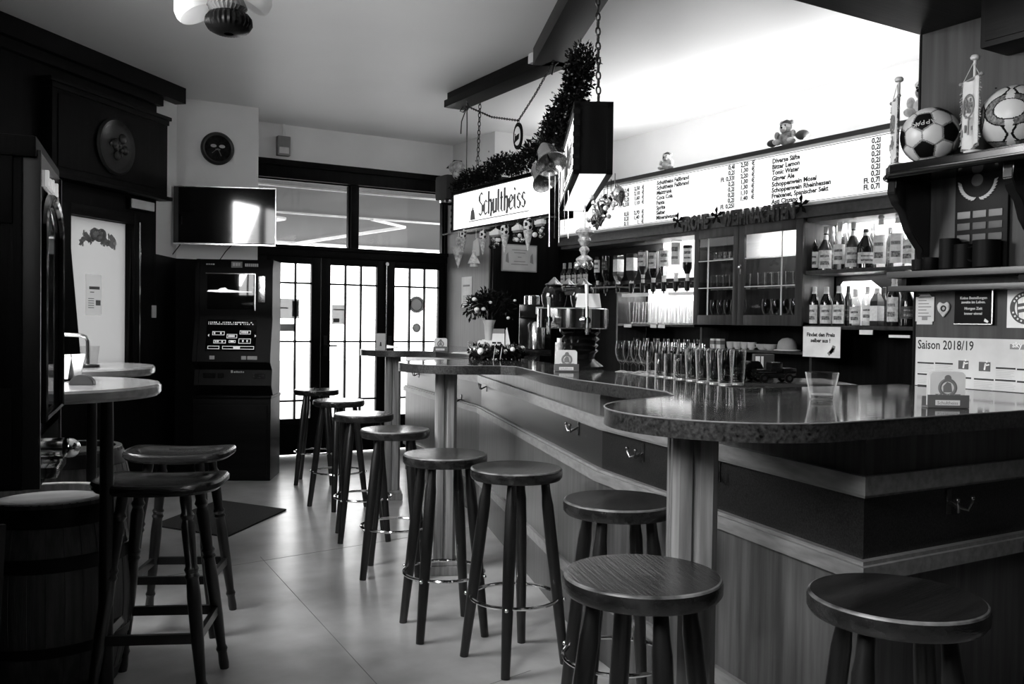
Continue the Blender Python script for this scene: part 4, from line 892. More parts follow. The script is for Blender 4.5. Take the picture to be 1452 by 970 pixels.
# felt banner on its lower edge
t = bb('letter_banner', 'dark felt letter banner along the lower edge of the price board', 'banner', onx(963, 320, BX - .03).y, 2.115, BX - .03)
wb = onx(963, 320, BX - .03).y - onx(1141, 300, BX - .03).y
text('lettering', 'FROHE      WEIHNACHTEN', .150, m_banner, t, front(.035, 0, .0) , 'LEFT', .006, wb / 1.98 * .99, .007)
b = MB(); b.bar((0, .008, .10), (wb, .008, .10), .006, .004); b.build('cord', m_banner, t)
for x in (.0, wb * .345, wb * .985):
    b = MB()
    for k in range(5): a = k * 2 * PI / 5 + .3; b.face([(x, -.012, .08), (x + .05 * math.cos(a - .35), -.02, .08 + .05 * math.sin(a - .35)), (x + .075 * math.cos(a), -.01, .08 + .075 * math.sin(a)), (x + .05 * math.cos(a + .35), -.02, .08 + .05 * math.sin(a + .35))])
    b.ball((x, -.02, .08), .014); b.build('holly_leaves', m_fir, t)
# plush figures on top of the board
def plush(label, px, py, s, pale, rz):
    p = onx(px, py, BX + .02); t = thing('plush_toy', label, 'plush toy', (BX + .02, p.y, 2.638), NX + rz, 'plush toys on the price board')
    fur, lt = (m_plushw, m_plush) if pale else (m_plush, m_plushw)
    b = MB(); b.ball((0, 0, .05 * s), .055 * s, (1.15, .9, .95)); b.ball((.0, -.01, .125 * s), .047 * s, (1, .95, .95)); b.build('body', fur, t)
    b = MB(); b.ball((0, -.048 * s, .115 * s), .024 * s); b.build('muzzle', lt, t)
    b = MB(); b.ball((0, -.072 * s, .12 * s), .008 * s); [b.ball((q * .018 * s, -.05 * s, .14 * s), .006 * s, (1, 1, 1), 8, 6) for q in (-1, 1)]; b.build('face', m_black, t)
    for q in (-1, 1):
        b = MB(); b.ball((q * .04 * s, 0, .165 * s), .02 * s, (1, .5, 1)); b.build('ear', fur, t)
        b = MB(); b.ball((q * .06 * s, -.035 * s, .025 * s), .028 * s, (1, 1.5, .8)); b.build('leg', lt if not pale else fur, t)
        b = MB(); b.ball((q * .066 * s, -.02 * s, .075 * s), .02 * s, (1, 1.2, 1.5)); b.build('arm', fur, t)
    b = MB(); b.lathe([(.044 * s, .15 * s), (.03 * s, .178 * s), (.004, .19 * s)], 16, None, False); b.build('cap', mat('plush_cap%d' % px, .04, .9), t)
    if not pale: b = MB(); b.ball((.13 * s, .0, .06 * s), .045 * s, (1.2, .8, .8)); b.ball((-.12 * s, .0, .03 * s), .035 * s, (1.2, .8, .8)); b.build('bundle', mat('plush_dark', .06, .95), t)
plush('small pale plush toy sitting on the left part of the price board', 946, 240, .78, True, .3); plush('darker plush toy with cap sitting on the right part of the price board', 1115, 205, .95, False, .2)
plush('pale plush head peeping out behind the football at the board end', 1312, 160, 1.2, True, .1)
# wall cabinet with leaded glass doors
YC0, YC1 = 5.49, 4.395; Lc = YC0 - YC1; Hc = .745
t = bb('glass_cabinet', 'wooden wall cabinet with two leaded glass doors in the middle of the back bar', 'cabinet', YC0, 1.365)
m_cab = wood('cabinet_wood', .028, .016, .35)
b = MB()
for a in ((0, .02, 0, .025, BD, Hc), (Lc - .025, .02, 0, Lc, BD, Hc), (0, .02, 0, Lc, BD, .025), (0, .02, Hc - .025, Lc, BD, Hc), (0, BD - .015, 0, Lc, BD, Hc)): b.box(*a)
b.build('body', m_cab, t)
SH = (.265, .50)
for z in SH: b = MB(); b.box(.03, .06, z - .006, Lc - .03, BD - .02, z + .006); b.build('shelf', m_glass, t)
b = MB(); b.box(Lc * .2, BD - .022, SH[1] + .02, Lc - .03, BD - .016, Hc - .03); b.build('reflection_panel', m_white, t)  # white panel stands in for a bright reflection in the upper pane
xm = YC0 - 5.01
for k, (x0, x1) in enumerate(((0, xm), (xm + .004, Lc))):
    d = MB(); w = .062 if k else .05
    for a in ((x0, 0, 0, x0 + w, .02, Hc), (x1 - w, 0, 0, x1, .02, Hc), (x0 + w, 0, 0, x1 - w, .02, .075), (x0 + w, 0, Hc - .075, x1 - w, .02, Hc)): d.box(*a, .003)
    dr = d.build('door', m_cab, t)
    b = MB(); b.box(x0 + w, .008, .075, x1 - w, .011, Hc - .075); b.build('pane', m_cabpane, dr)
    b = MB(); xv = x0 + w + (x1 - x0 - 2 * w) * (.27 if k == 0 else .73); b.box(xv - .003, .004, .075, xv + .003, .014, Hc - .075)
    for z in (SH[0] + .02, SH[1] - .005): b.box(x0 + w, .004, z - .003, x1 - w, .014, z + .003)
    b.build('lead_bar', mat('lead_came', .7, .4, 0), dr)
    if k: b = MB(); b.ball((x0 + .025, -.012, .43), .014); b.box(x0 + .018, -.004, .38, x0 + .032, 0, .45); b.build('knob', m_chrome, dr)
# glasses -----------------------------------------------------------
def gl(kind, mt=None):
    b = MB()
    if kind == 'tumbler': b.lathe([(.028, 0), (.030, .003), (.034, .12), (.0325, .12), (.028, .01), (.001, .009)], 18, None, False)
    if kind == 'shot': b.lathe([(.017, 0), (.02, .003), (.024, .06), (.0228, .06), (.018, .012), (.001, .012)], 14, None, False)
    if kind == 'tall': b.lathe([(.026, 0), (.028, .004), (.036, .19), (.0345, .19), (.026, .014), (.001, .013)], 18, None, False)
    if kind == 'tulip': b.lathe([(.033, 0), (.034, .004), (.008, .012), (.007, .045), (.022, .065), (.033, .10), (.034, .13), (.028, .17), (.0268, .17), (.0325, .13), (.0315, .10), (.02, .067), (.001, .055)], 18, None, False)
    if kind == 'mug': b.lathe([(.034, 0), (.037, .004), (.037, .12), (.0345, .12), (.033, .012), (.001, .011)], 18, None, False); b.tube([(.036, 0, .1), (.058, 0, .095), (.063, 0, .06), (.055, 0, .03), (.036, 0, .025)], .005, 6)
    return b
GP = {}
def glass(kind, loc, label, group, sc3=None):
    if kind not in GP:
        t = thing('drinking_glass', label, 'glass', loc, 0, group); gl(kind).build('bowl', m_gl2, t)
        b = MB(); b.lathe([(.027, .001), (.029, .004), (.028, .012), (.001, .012)], 16) if kind != 'tulip' else b.lathe([(.032, .0), (.030, .005), (.004, .008)], 16); b.build('base', m_glbase, t); GP[kind] = t; return t
    return dup(GP[kind], loc, random.uniform(0, 6), label, group, sc3)
m_gl2 = glassy('bar_glass', .95, 1, .06, 1.45, .02, .55); m_glbase = mat('glass_base', .35, .08, .3, .8)
G1 = 'glasses in the leaded cabinet'
for k in range(7): glass('tumbler', (BX + .12, 4.88 - k * .067, 1.365 + SH[0] + .006), 'clear tumbler in the row behind the right cabinet door, middle shelf', G1 + ', right middle')
for k in range(6): glass('tumbler', (BX + .14, 5.40 - k * .068, 1.365 + SH[0] + .006), 'dim tumbler in the row behind the left cabinet door, middle shelf', G1 + ', left middle')
for k in range(5): glass('tulip', (BX + .13, 5.39 - k * .075, 1.39), 'stemmed glass in the row behind the left cabinet door, lowest shelf', G1 + ', left bottom')
for k in range(5): glass('tulip', (BX + .15, 4.86 - k * .09, 1.39), 'stemmed glass in the row behind the right cabinet door, lowest shelf', G1 + ', right bottom')
for k in range(6): glass('shot', (BX + .12, 5.36 - k * .055, 1.365 + SH[1] + .006), 'small glass in the row behind the left cabinet door, top shelf', G1 + ', left top')
# bottles -----------------------------------------------------------
def bottle_parts(t, R, Hh, sh, rn, gm, lm, l0, l1, cm, square=False, lab2=True):
    b = MB(); prof = [(R * .9, 0), (R, .006), (R, sh), (R * .93, sh + R * .35), (rn * 1.3, sh + R * 1.5), (rn, sh + R * 2.1), (rn, Hh - .03), (rn * 1.15, Hh - .028), (rn * 1.15, Hh - .012), (rn, Hh - .012)]
    n = 4 if square else 22; mm = Matrix.Rotation(PI / 4, 4, 'Z') if square else None
    b.lathe(prof, n, mm); b.build('glass', gm, t)
    if lm is not None:
        b = MB(); r2 = R * 1.015
        if square: b.lathe([(r2, sh * l0), (r2, sh * l1)], n, mm, False)
        else:
            A_ = [math.radians(180 - 68 + 136 * i / 12) for i in range(13)]
            for a_, c_ in zip(A_, A_[1:]): b.face([(r2 * math.cos(a_), r2 * math.sin(a_), sh * l0), (r2 * math.cos(c_), r2 * math.sin(c_), sh * l0), (r2 * math.cos(c_), r2 * math.sin(c_), sh * l1), (r2 * math.cos(a_), r2 * math.sin(a_), sh * l1)])
        b.build('label', lm, t)
        if not square:
            b = MB(); r2 = R * 1.022; A_ = [math.radians(180 - 40 + 80 * i / 8) for i in range(9)]
            for z0_, z1_ in ((l0 + (l1 - l0) * .62, l0 + (l1 - l0) * .74), (l0 + (l1 - l0) * .2, l0 + (l1 - l0) * .4)):
                for a_, c_ in zip(A_, A_[1:]): b.face([(r2 * math.cos(a_), r2 * math.sin(a_), sh * z0_), (r2 * math.cos(c_), r2 * math.sin(c_), sh * z0_), (r2 * math.cos(c_), r2 * math.sin(c_), sh * z1_), (r2 * math.cos(a_), r2 * math.sin(a_), sh * z1_)])
            b.build('label_print', m_lprint, t)
        if lab2: b = MB(); b.lathe([(rn * 1.35, sh + R * 1.46), (rn * 1.04, sh + R * 2.2)], 16, None, False); b.build('neck_label', lm, t)
    if cm is not None: b = MB(); b.lathe([(rn * 1.18, Hh - .04), (rn * 1.2, Hh), (rn * .9, Hh + .003)], 16); b.build('cap', cm, t)
m_gclear = glassy('clear_bottle_glass', .72, .9, .04, 1.5, .05); m_capd = mat('dark_cap', .015, .4); m_capl = mat('pale_cap', .6, .4); m_corkw = mat('cork_stopper', .5, .6)
KB = {}; m_lprint = mat('label_print', .2, .6, 0, .3, .18, 90)
SPEC = {'liqueur': (.038, .285, .165, .013, m_gdark, m_labelw, .15, .8, m_capl), 'bulb': (.043, .285, .14, .013, m_gmid, m_label, .1, .95, m_corkw), 'clear': (.038, .30, .19, .013, m_gclear, m_labelw, .2, .85, m_capl), 'tall': (.041, .335, .20, .014, m_gclear, m_labelw, .12, .98, m_capl),
        'squat': (.052, .235, .12, .014, m_gdark, m_label, .25, .8, m_capd), 'slim': (.026, .275, .18, .011, m_gmid, m_labeld, .2, .8, m_capd), 'bitter': (.040, .265, .16, .014, m_gdark, m_label, .08, .88, m_corkw), 'square': (.045, .25, .16, .014, m_gmid, m_labelw, .22, .86, m_capl),
        'scribble': (.042, .33, .20, .015, m_gdark, m_label, .15, .95, m_capl), 'plain': (.043, .28, .17, .014, m_gdark, m_labeld, .3, .8, m_capd), 'pale': (.038, .26, .15, .014, m_gclear, m_label, .1, .9, m_capl)}
def bottle(kind, loc, rz, label, group, s=1., flip=False):
    if kind not in KB:
        t = thing('bottle', label, 'bottle', loc, rz, group); R, Hh, sh, rn, gm, lm, l0, l1, cm = SPEC[kind]; bottle_parts(t, R, Hh, sh, rn, gm, lm, l0, l1, cm, kind == 'square'); KB[kind] = t
        t.scale = (s, s, s)
    else: t = dup(KB[kind], loc, rz, label, group); t.scale = (s, s, s)
    if flip: t.rotation_euler = (PI, 0, rz)
    return t
# open shelves at the right of the cabinet
YS0, YS1 = 4.385, 3.30; Ls = YS0 - YS1
t = bb('bottle_shelf', 'open bottle shelves with bright back panel right of the glass cabinet', 'shelf', YS0, 1.345)
b = MB(); b.box(0, .02, .375, Ls, BD, .40, .003); b.build('upper_board', m_cab, t)
b = MB(); b.box(0, .02, 0, Ls, BD, .025, .003); b.build('lower_board', m_cab, t)
b = MB(); b.box(0, BD - .012, .40, Ls, BD - .004, .80); b.build('bright_back_panel', m_white, t)
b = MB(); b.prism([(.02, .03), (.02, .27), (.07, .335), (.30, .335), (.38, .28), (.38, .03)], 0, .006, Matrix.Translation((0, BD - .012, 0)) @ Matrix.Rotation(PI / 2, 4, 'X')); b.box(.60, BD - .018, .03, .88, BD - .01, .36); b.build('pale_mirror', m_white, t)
b = MB(); b.box(0, BD - .004, 0, Ls, BD, .8); b.build('back_board', m_darkx, t)
for q in ((.46, -.03, .56, .0), (.68, -.045, .83, -.028)): b = MB(); b.box(q[0], .012, q[1], q[2], .019, q[3]); b.build('price_tag', m_white, t)
up = [(1141, 'clear', .86, 'half hidden pale labelled bottle'), (1153, 'liqueur', 1.0, 'dark bottle with white label and pale stopper'), (1170, 'bulb', 1.03, 'brown bottle with tapering pale label'), (1181, 'slim', 1.1, 'slim brown bottle with dark cap'), (1190, 'clear', 1.05, 'clear bottle with big white label'), (1199, 'slim', 1.16, 'slim dark capped bottle'),
      (1209, 'bulb', 1.08, 'brown bottle with white belly label'), (1227, 'squat', 1.08, 'squat black bottle with ring label'), (1236, 'slim', 1.08, 'slim brown bottle behind the squat one'), (1248, 'tall', 1.06, 'tall pale labelled bottle'), (1261, 'slim', .95, 'slim brown bottle between the two tall pale ones'), (1272, 'tall', 1.07, 'tall pale labelled bottle'), (1291, 'pale', 1.22, 'pale bottle at the shelf end')]
for k, (px, kd, s, d) in enumerate(up):
    back = kd == 'slim'; x = BX + (.22 if back else .13); p = onx(px, 385, x); bottle(kd, (x, p.y, 1.746), random.uniform(-.1, .9), '%s, %s on the upper right shelf' % (d, ORD[k]), 'bottles on the upper right shelf', s * 1.02)
lo = [(1142, 'bitter', .98, 'half hidden dark bitters bottle'), (1154, 'bitter', 1.0, 'dark bottle with two pale labels'), (1171, 'bitter', .99, 'dark bottle with white belly label'), (1189, 'bitter', 1.0, 'dark bottle with pale label and cork'), (1202, 'slim', .98, 'slim brown bottle'), (1212, 'pale', .93, 'pale bottle with grey label'), (1229, 'clear', .85, 'clear bottle with white label'), (1243, 'square', .95, 'square bottle with white label'), (1253, 'slim', .92, 'slim brown bottle'), (1267, 'scribble', .97, 'tall black bottle with scribbled label'), (1286, 'plain', .92, 'plain black bottle')]
for k, (px, kd, s, d) in enumerate(lo):
    back = kd == 'slim'; x = BX + (.22 if back else .12); p = onx(px, 460, x); bottle(kd, (x, p.y, 1.371), random.uniform(-.1, .9), '%s, %s on the lower right shelf' % (d, ORD[k]), 'bottles on the lower right shelf', s)
# left rack: upside-down bottles over a bright glass shelf
YK0, YK1 = 7.35, 5.50; Lk = YK0 - YK1
t = bb('bottle_rack', 'dark wall rack with upturned bottles left of the glass cabinet', 'rack', YK0, 1.345)
b = MB(); b.box(.85, .02, 0, Lk, BD, .02, .003); b.build('lower_board', m_cab, t)
b = MB(); b.box(-.2, .02, .34, .82, BD - .02, .355); b.build('side_board', m_cab, t)
b = MB(); b.box(.0, .13, .375, Lk, .16, .405); b.build('dispenser_rail', m_iron, t)
b = MB(); b.box(.90, BD - .012, .02, Lk - .005, BD - .004, .33); b.box(1.1, BD - .012, .40, Lk - .005, BD - .004, .74); b.build('bright_back_panel', m_white, t)
b = MB(); b.box(.0, BD - .003, 0, Lk, BD, .8); b.build('back_board', m_darkx, t)
b = MB(); b.box(Lk - .01, .02, 0, Lk, BD, .78); b.box(.84, .02, -.2, .86, BD, .3); b.build('side_panel', m_cab, t)
for x in (.96, 1.32, 1.40): b = MB(); b.box(x, .012, -.012, x + .10, .019, .016); b.build('price_tag', m_white, t)
for x0, x1 in ((.9, 1.27), (1.52, 1.83)): b = MB(); b.box(x0, .03, .255, x1, .034, .285); b.build('white_tag_rail', m_white, t)
ud = [(848, 'clear', .92, 'clear upturned bottle'), (860, 'plain', 1.0, 'dark upturned bottle'), (877, 'square', 1.08, 'square upturned bottle with white label'), (896, 'square', 1.1, 'square upturned bottle with slanted label'), (912, 'bulb', 1.02, 'brown upturned bottle'), (927, 'bitter', 1.05, 'dark upturned bottle with pale label'), (942, 'pale', 1.12, 'pale upturned bottle'), (959, 'tall', 1.06, 'tall pale upturned bottle'), (975, 'liqueur', 1.05, 'dark upturned bottle against the cabinet')]
for k, (px, kd, s, d) in enumerate(ud):
    x = BX + .10; p = onx(px, 370, x); hh = SPEC[kd][1] * s
    bottle(kd, (x, p.y, 1.71 + hh), random.uniform(-.1, .9), '%s, %s from the left in the rack' % (d, ORD[k]), 'upturned bottles in the rack', s, True)
    tt = thing('bottle_dispenser', 'black measuring dispenser under the %s upturned bottle from the left' % ORD[k], 'dispenser', (x, p.y, 1.62), NX, 'dispensers under the upturned bottles')
    b = MB(); b.cyl((0, 0, .02), (0, 0, .10), .022, .026, 12); b.build('measure', m_gloss, tt); b = MB(); b.cyl((0, 0, 0), (0, 0, .02), .008, None, 8); b.build('spout', m_chrome, tt); b = MB(); b.bar((0, .0, .09), (0, .04, .09), .03, .02); b.build('clamp', m_iron, tt)
for k in range(5):
    p = onx(800 + k * 8, 398, BX + .1); bottle('pale', (BX + .1, p.y, 1.701), 0, 'small pale bottle, %s from the left on the far left board' % ORD[k], 'small bottles on the far left board', .95)
G2 = 'clear tall glasses on the bright shelf'
for k in range(15):
    p = onx(884 + k * 6.6, 455, BX + .12); glass('tall', (BX + .12 + .09 * (k % 2), p.y, 1.366), 'clear tall glass in the bright row below the upturned bottles', G2)
# lower part: worktop, low shelf, cups
t = bb('back_counter', 'dark lower cupboard of the back bar with a low shelf', 'cupboard', 7.35, 0)
Lq = 7.35 - 3.30
b = MB(); b.box(.85, -.25, 0, Lq, BD, .86); b.build('body', m_black, t)
b = MB(); b.box(.85, -.27, .86, Lq, BD, .89, .004); b.build('worktop', m_steel if False else mat('back_worktop', .05, .3), t)
b = MB(); b.box(.9, .06, 1.165, 3.0, BD, 1.18); b.build('low_shelf', m_cab, t)
for x in (1.88, 2.98): b = MB(); b.box(x, .06, .89, x + .02, BD, 1.345); b.build('upright', m_cab, t)
for k in range(12):
    p = onx(902 + k * 7.2, 490, BX + .15); glass('shot', (BX + .15 + .05 * (k % 2), p.y, 1.181), 'small glass in the row on the low shelf under the bright glasses', 'small glasses on the low shelf')
def cup(label, px, s, kind):
    p = onx(px, 493, BX + .16); t = thing('stacked_cup' if kind == 0 else 'cloth_cap', label, 'cup' if kind == 0 else 'cap', (BX + .16, p.y, 1.181), NX)
    return t
for k, px in enumerate((1003, 1012, 1021)):
    t = cup('white upright packet, %s from the left on the low shelf right of the upright' % ORD[k], px, 1, 0); t.name = 'packet'; t['category'] = 'packet'; t['group'] = 'packets on the low shelf'
    b = MB(); b.box(-.022, -.02, 0, .022, .03, .075, .003); b.build('box', m_white, t); b = MB(); b.box(-.023, -.021, .03, .023, .031, .06); b.build('band', m_grey, t)
for k, px in enumerate((1036, 1046, 1056, 1066)):
    t = cup('small pale cup, %s from the left in the middle of the low shelf' % ORD[k], px, 1, 0); t['group'] = 'cups on the low shelf'; t.name = 'cup'
    b = MB(); b.lathe([(.02, 0), (.03, .02), (.034, .055), (.031, .055), (.025, .02), (.001, .012)], 16, None, False); b.tube([(.033, 0, .045), (.048, 0, .04), (.046, 0, .02), (.03, 0, .018)], .004, 6); b.build('bowl', mat('cup_china%d' % k, .5, .3), t)
for k, px in enumerate((1082, 1093)):
    t = cup('low pale bowl, %s one of two on the low shelf' % ('left', 'right')[k], px, 1, 0); t.name = 'bowl'; t['category'] = 'bowl'; t['group'] = 'bowls on the low shelf'
    b = MB(); b.lathe([(.025, 0), (.045, .02), (.05, .045), (.047, .045), (.04, .022), (.001, .012)], 18, None, False); b.build('dish', mat('bowl_china%d' % k, .4, .3), t)
t = cup('pale rounded cap with brim on the right end of the low shelf', 1116, 1, 1)
b = MB(); b.lathe([(.07, .01), (.072, .03), (.06, .07), (.035, .092), (.001, .098)], 24, None, False); b.build('crown', mat('cap_cloth', .3, .8), t); b = MB(); b.lathe([(.105, .004), (.105, .01), (.07, .016), (.07, .01)], 28, Matrix.Diagonal((1, .8, 1, 1)), False); b.build('brim', m_paper, t)
# note hung under the shelf
p, q = onx(1139, 463, BX - .01), onx(1191, 508, BX - .01)
t = thing('paper_note', 'white paper note with handwriting-like words hung below the right bottle shelf', 'note', (BX - .01, p.y, q.z), NX); wn, hn = p.y - q.y, p.z - q.z
b = MB(); b.box(0, 0, 0, wn, .002, hn); b.build('sheet', m_white, t)
texts('lettering', [('Findet den Preis', .036, front(wn * .48, -.0005, hn * .68), 'CENTER'), ('selber aus !', .036, front(wn * .48, -.0005, hn * .49), 'CENTER')], m_ink, t, .0012)
b = MB()
for k in range(3): b.prism([(-.022, -.012), (.022, -.012), (.022, .012), (-.022, .012)], 0, .001, Matrix.Translation((wn * .78 + k * .012 - .01, -.0005, .035 + k * .012)) @ Matrix.Rotation(PI / 2, 4, 'X') @ Matrix.Rotation(.7 + k * .3, 4, 'Z'))
b.build('drawn_banknotes', m_grey, t)
b = MB(); b.cyl((wn * .2, .001, hn), (wn * .2, .001, 1.345 - q.z), .001, None, 4); b.cyl((wn * .8, .001, hn), (wn * .8, .001, 1.345 - q.z), .001, None, 4); b.build('thread', m_ink, t)

# ------------------------------------------------------------------ things on the bar
def holder(label, px, py, z, rz, s=1., depth=None):
    p = onz(px, py, z) if depth is None else Vector((*atd(px, py, depth).xy, z)); t = thing('beer_mat_holder', label, 'beer mat holder', p, rz, 'beer mat holders on the bar'); t.scale = (s, s, s)
    b = MB(); b.box(-.055, -.022, 0, .055, .022, .004, .001); b.box(-.055, -.022, 0, .055, -.018, .036, .001); b.box(-.055, .018, 0, .055, .022, .030, .001); b.build('tray', mat('holder_grey%d' % px, .13, .3), t)
    b = MB(); b.box(-.035, -.0225, .008, .03, -.0221, .022); b.build('tray_print', m_white, t)
    for k in range(4):
        y = -.012 + k * .007; h = .098
        pl_ = [(-.047, .006), (-.024, .006), (-.024, .004), (.024, .004), (.024, .006), (.047, .006), (.047, h - .008), (.039, h), (-.039, h), (-.047, h - .008)]
        b = MB(); b.prism(pl_, 0, .0016, Matrix.Translation((0, y, 0)) @ Matrix.Rotation(PI / 2, 4, 'X')); b.build('beer_mat', m_white, t)
    mm = Matrix.Translation((0, -.0139, .055)) @ Matrix.Rotation(PI / 2, 4, 'X')
    b = MB(); b.torus((0, 0, 0), .021, .0045, 28, 6, mm @ Matrix.Diagonal((1, 1, .3, 1))); b.lathe([(.009, -.0), (.009, .0012)], 16, mm @ Matrix.Translation((0, .026, 0))); b.prism([(-.012, -.012), (.012, -.012), (.008, .012), (-.002, .016), (-.012, .004)], 0, .0012, mm); b.build('emblem', m_grey, t)
    b = MB(); b.box(-.032, -.0152, .026, .034, -.0138, .038); b.build('name_strip', m_grey, t)
    text('lettering', 'Schultheiss', .0125, m_white, t, front(.001, -.0154, .0285), 'CENTER', .0002); text('tray_lettering', 'Schultheiss', .0125, m_grey, t, front(-.0025, -.0227, .0105), 'CENTER', .0002)
    return t
CAMR = math.radians(-31)
holder('beer mat holder with white mats at the right, before the season poster', 1340, 578, ZT + .0005, CAMR - .05, 1.02)
holder('beer mat holder with white mats at the middle bay, before the beer tap', 803, 527, ZT + .0005, CAMR + .05, 1.0)
holder('small beer mat holder left of the fir wreath on the far bar', 688, 502, ZT + .0005, CAMR, 1.05, 5.9)
holder('small beer mat holder at the farthest bay before the right door', 625, 486, ZT + .0005, CAMR, 1.0, 6.75)
p = onz(1165, 567, ZT); t = thing('drinking_glass', 'faceted clear tumbler standing alone on the near bar top', 'glass', (p.x, p.y, ZT + .0005))
b = MB(); b.lathe([(.030, 0), (.034, .004), (.036, .012), (.050, .082), (.048, .082), (.034, .018), (.001, .016)], 12, None, False); b.build('bowl', glassy('tumbler_glass', .9, 1, .05, 1.55, .06, .8), t, smooth=False)
b = MB(); b.lathe([(.031, .002), (.0335, .006), (.034, .014), (.001, .015)], 12); b.build('thick_base', glassy('tumbler_base', .7, 1, .1, 1.6, .2, .6), t, smooth=False)
# beer tap column
p = Vector((2.50, 3.62, ZT + .0005)); t = thing('beer_tap', 'beer tap with chrome drum on a dark turned column behind the bar', 'beer tap', p, CAMR)
b = MB(); b.lathe([(.115, 0), (.115, .015), (.095, .03), (.07, .05), (.075, .075), (.09, .09), (.075, .10), (.09, .115), (.075, .128), (.095, .145), (.08, .16), (.1, .18), (.1, .195)], 40, Matrix.Translation((.04, .03, 0))); b.build('turned_column', m_gloss, t)
b = MB(); b.lathe([(.165, .195), (.17, .2), (.17, .288), (.165, .293), (.001, .293)], 56); b.build('drum', m_chrome, t)
for k, x in enumerate((-.09, .05)):
    b = MB(); b.lathe([(.05, .293), (.058, .32), (.062, .35), (.05, .385), (.028, .405), (.01, .408)], 32, Matrix.Translation((x, .0, 0))); b.build('dome', m_gloss, t)
    b = MB(); b.lathe([(.04, .40), (.045, .405), (.03, .412), (.012, .43), (.004, .44)], 24, Matrix.Translation((x, -.01, 0))); b.build('finial', m_steel, t)
b = MB(); b.lathe([(.035, .402), (.04, .407), (.026, .414), (.01, .43), (.003, .437)], 24, Matrix.Translation((-.02, .05, 0))); b.build('finial', m_steel, t)
for x in (-.12, .055):
    b = MB(); b.cyl((x, -.16, .235), (x, -.215, .235), .016); b.cyl((x, -.205, .245), (x, -.21, .17), .011, .008); b.cyl((x, -.195, .245), (x, -.185, .3), .007); b.build('spout', m_chrome, t)
    b = MB(); b.cyl((x, -.18, .29), (x, -.14, .40 if x > 0 else .335), .006, .009); b.build('lever', m_white if x > 0 else m_chrome, t)
b = MB(); b.prism([(-.06, 0), (.06, 0), (.05, .065), (-.05, .065)], 0, .004, Matrix.Translation((.065, -.13, .295)) @ Matrix.Rotation(PI / 2, 4, 'X')); b.build('name_shield', m_white, t)
b = MB(); b.box(-.09, -.03, .355, .06, -.02, .375); b.build('crossbar', m_steel, t)
# standing candle and small statuette by the tap
t = thing('candle_stand', 'white candle in a printed jar right of the wreath, before the tap', 'candle', (2.40, 3.58, ZT + .0005))
b = MB(); b.cyl((0, 0, 0), (0, 0, .13), .022, .02, 16); b.build('jar', mat('candle_jar', .45, .4, 0, .3, .2, 60), t); b = MB(); b.cyl((0, 0, .13), (0, 0, .15), .012); b.build('wax', m_white, t)
# fir wreath with baubles
p = onz(733, 507, ZT); t = thing('fir_wreath', 'dark fir wreath with baubles and ribbon lying on the far bar', 'wreath', (2.72, 4.72, ZT + .0005), CAMR)
wp = [(.13 * math.cos(a), .13 * math.sin(a), .04) for a in [2 * PI * k / 16 for k in range(17)]]
b = MB(); garland(b, wp, .042, 1300, (.02, .04)); b.build('needles', m_fir, t)
b = MB(); b.torus((0, 0, .04), .13, .03, 32, 8); b.build('ring', m_fir, t)
for k in range(9): a = -.3 - k * .32; b = MB(); b.ball((.155 * math.cos(a), .155 * math.sin(a), .055 + random.uniform(-.01, .012)), random.uniform(.014, .022), (1, 1, 1), 12, 8); b.build('bauble', [m_tinsel, m_gdark, m_white, m_steel][k % 4], t)
for x in (-.01, .03): b = MB(); b.bar((x, -.17, .075), (x - .01, -.18, .005), .028, .003, (1, 0, 0)); b.build('ribbon_end', m_paper, t)
for k in range(4): a = .6 + k * PI / 2; b = MB(); b.cyl((.12 * math.cos(a), .12 * math.sin(a), .05), (.12 * math.cos(a), .12 * math.sin(a), .09), .018); b.build('candle', mat('wreath_candle%d' % k, .25, .5), t)
# vase with flowers, table tents, coffee machine
t = thing('flower_vase', 'tall pale vase with dark twigs and white blossoms on the far bar', 'vase', (3.0, 5.32, ZT + .0005))
b = MB(); b.lathe([(.03, 0), (.034, .01), (.03, .06), (.026, .12), (.032, .2), (.045, .235), (.042, .235), (.03, .2), (.001, .19)], 28, None, False); b.build('vase', mat('vase_china', .5, .25), t)
b = MB()
for k in range(26): a = random.uniform(0, 2 * PI); r = random.uniform(.03, .15); b.tube([(0, 0, .2), (r * .4 * math.cos(a), r * .4 * math.sin(a), .28), (r * math.cos(a), r * math.sin(a), .27 + random.uniform(.02, .13))], .002, 4)
b.build('twigs', m_fir, t)
b = MB(); garland(b, [(-.13, 0, .32), (0, .02, .37), (.13, 0, .33)], .09, 900, (.02, .05)); b.build('leaves', m_fir, t)
for k in range(8): b = MB(); b.ball((random.uniform(-.15, .17), -random.uniform(.02, .1), random.uniform(.25, .39)), random.uniform(.01, .018), (1, 1, .8), 10, 6); b.build('blossom', m_white, t)
t = thing('table_tent', 'white folded price card with dark head standing on the far bar', 'table card', (2.88, 4.98, ZT + .0005), CAMR)
b = MB(); b.prism([(-.055, 0), (.035, 0), (.035, .15), (-.04, .15)], 0, .003, Matrix.Rotation(PI / 2, 4, 'X')); b.build('front_card', m_white, t)
b = MB(); b.prism([(-.042, .15), (.035, .15), (.035, .18), (-.036, .18)], 0, .003, Matrix.Rotation(PI / 2, 4, 'X')); b.build('dark_head', m_grey, t)
b = MB(); b.prism([(.035, 0), (.09, .0), (.05, .19), (.04, .17)], 0, .003, Matrix.Translation((0, .01, 0)) @ Matrix.Rotation(PI / 2, 4, 'X')); b.build('side_card', m_white, t)
b = MB()
for x, z in ((-.042, .085), (-.01, .085), (-.042, .055)): b.box(x, -.0045, z, x + .025, -.0031, z + .012)
b.build('print', m_ink, t)
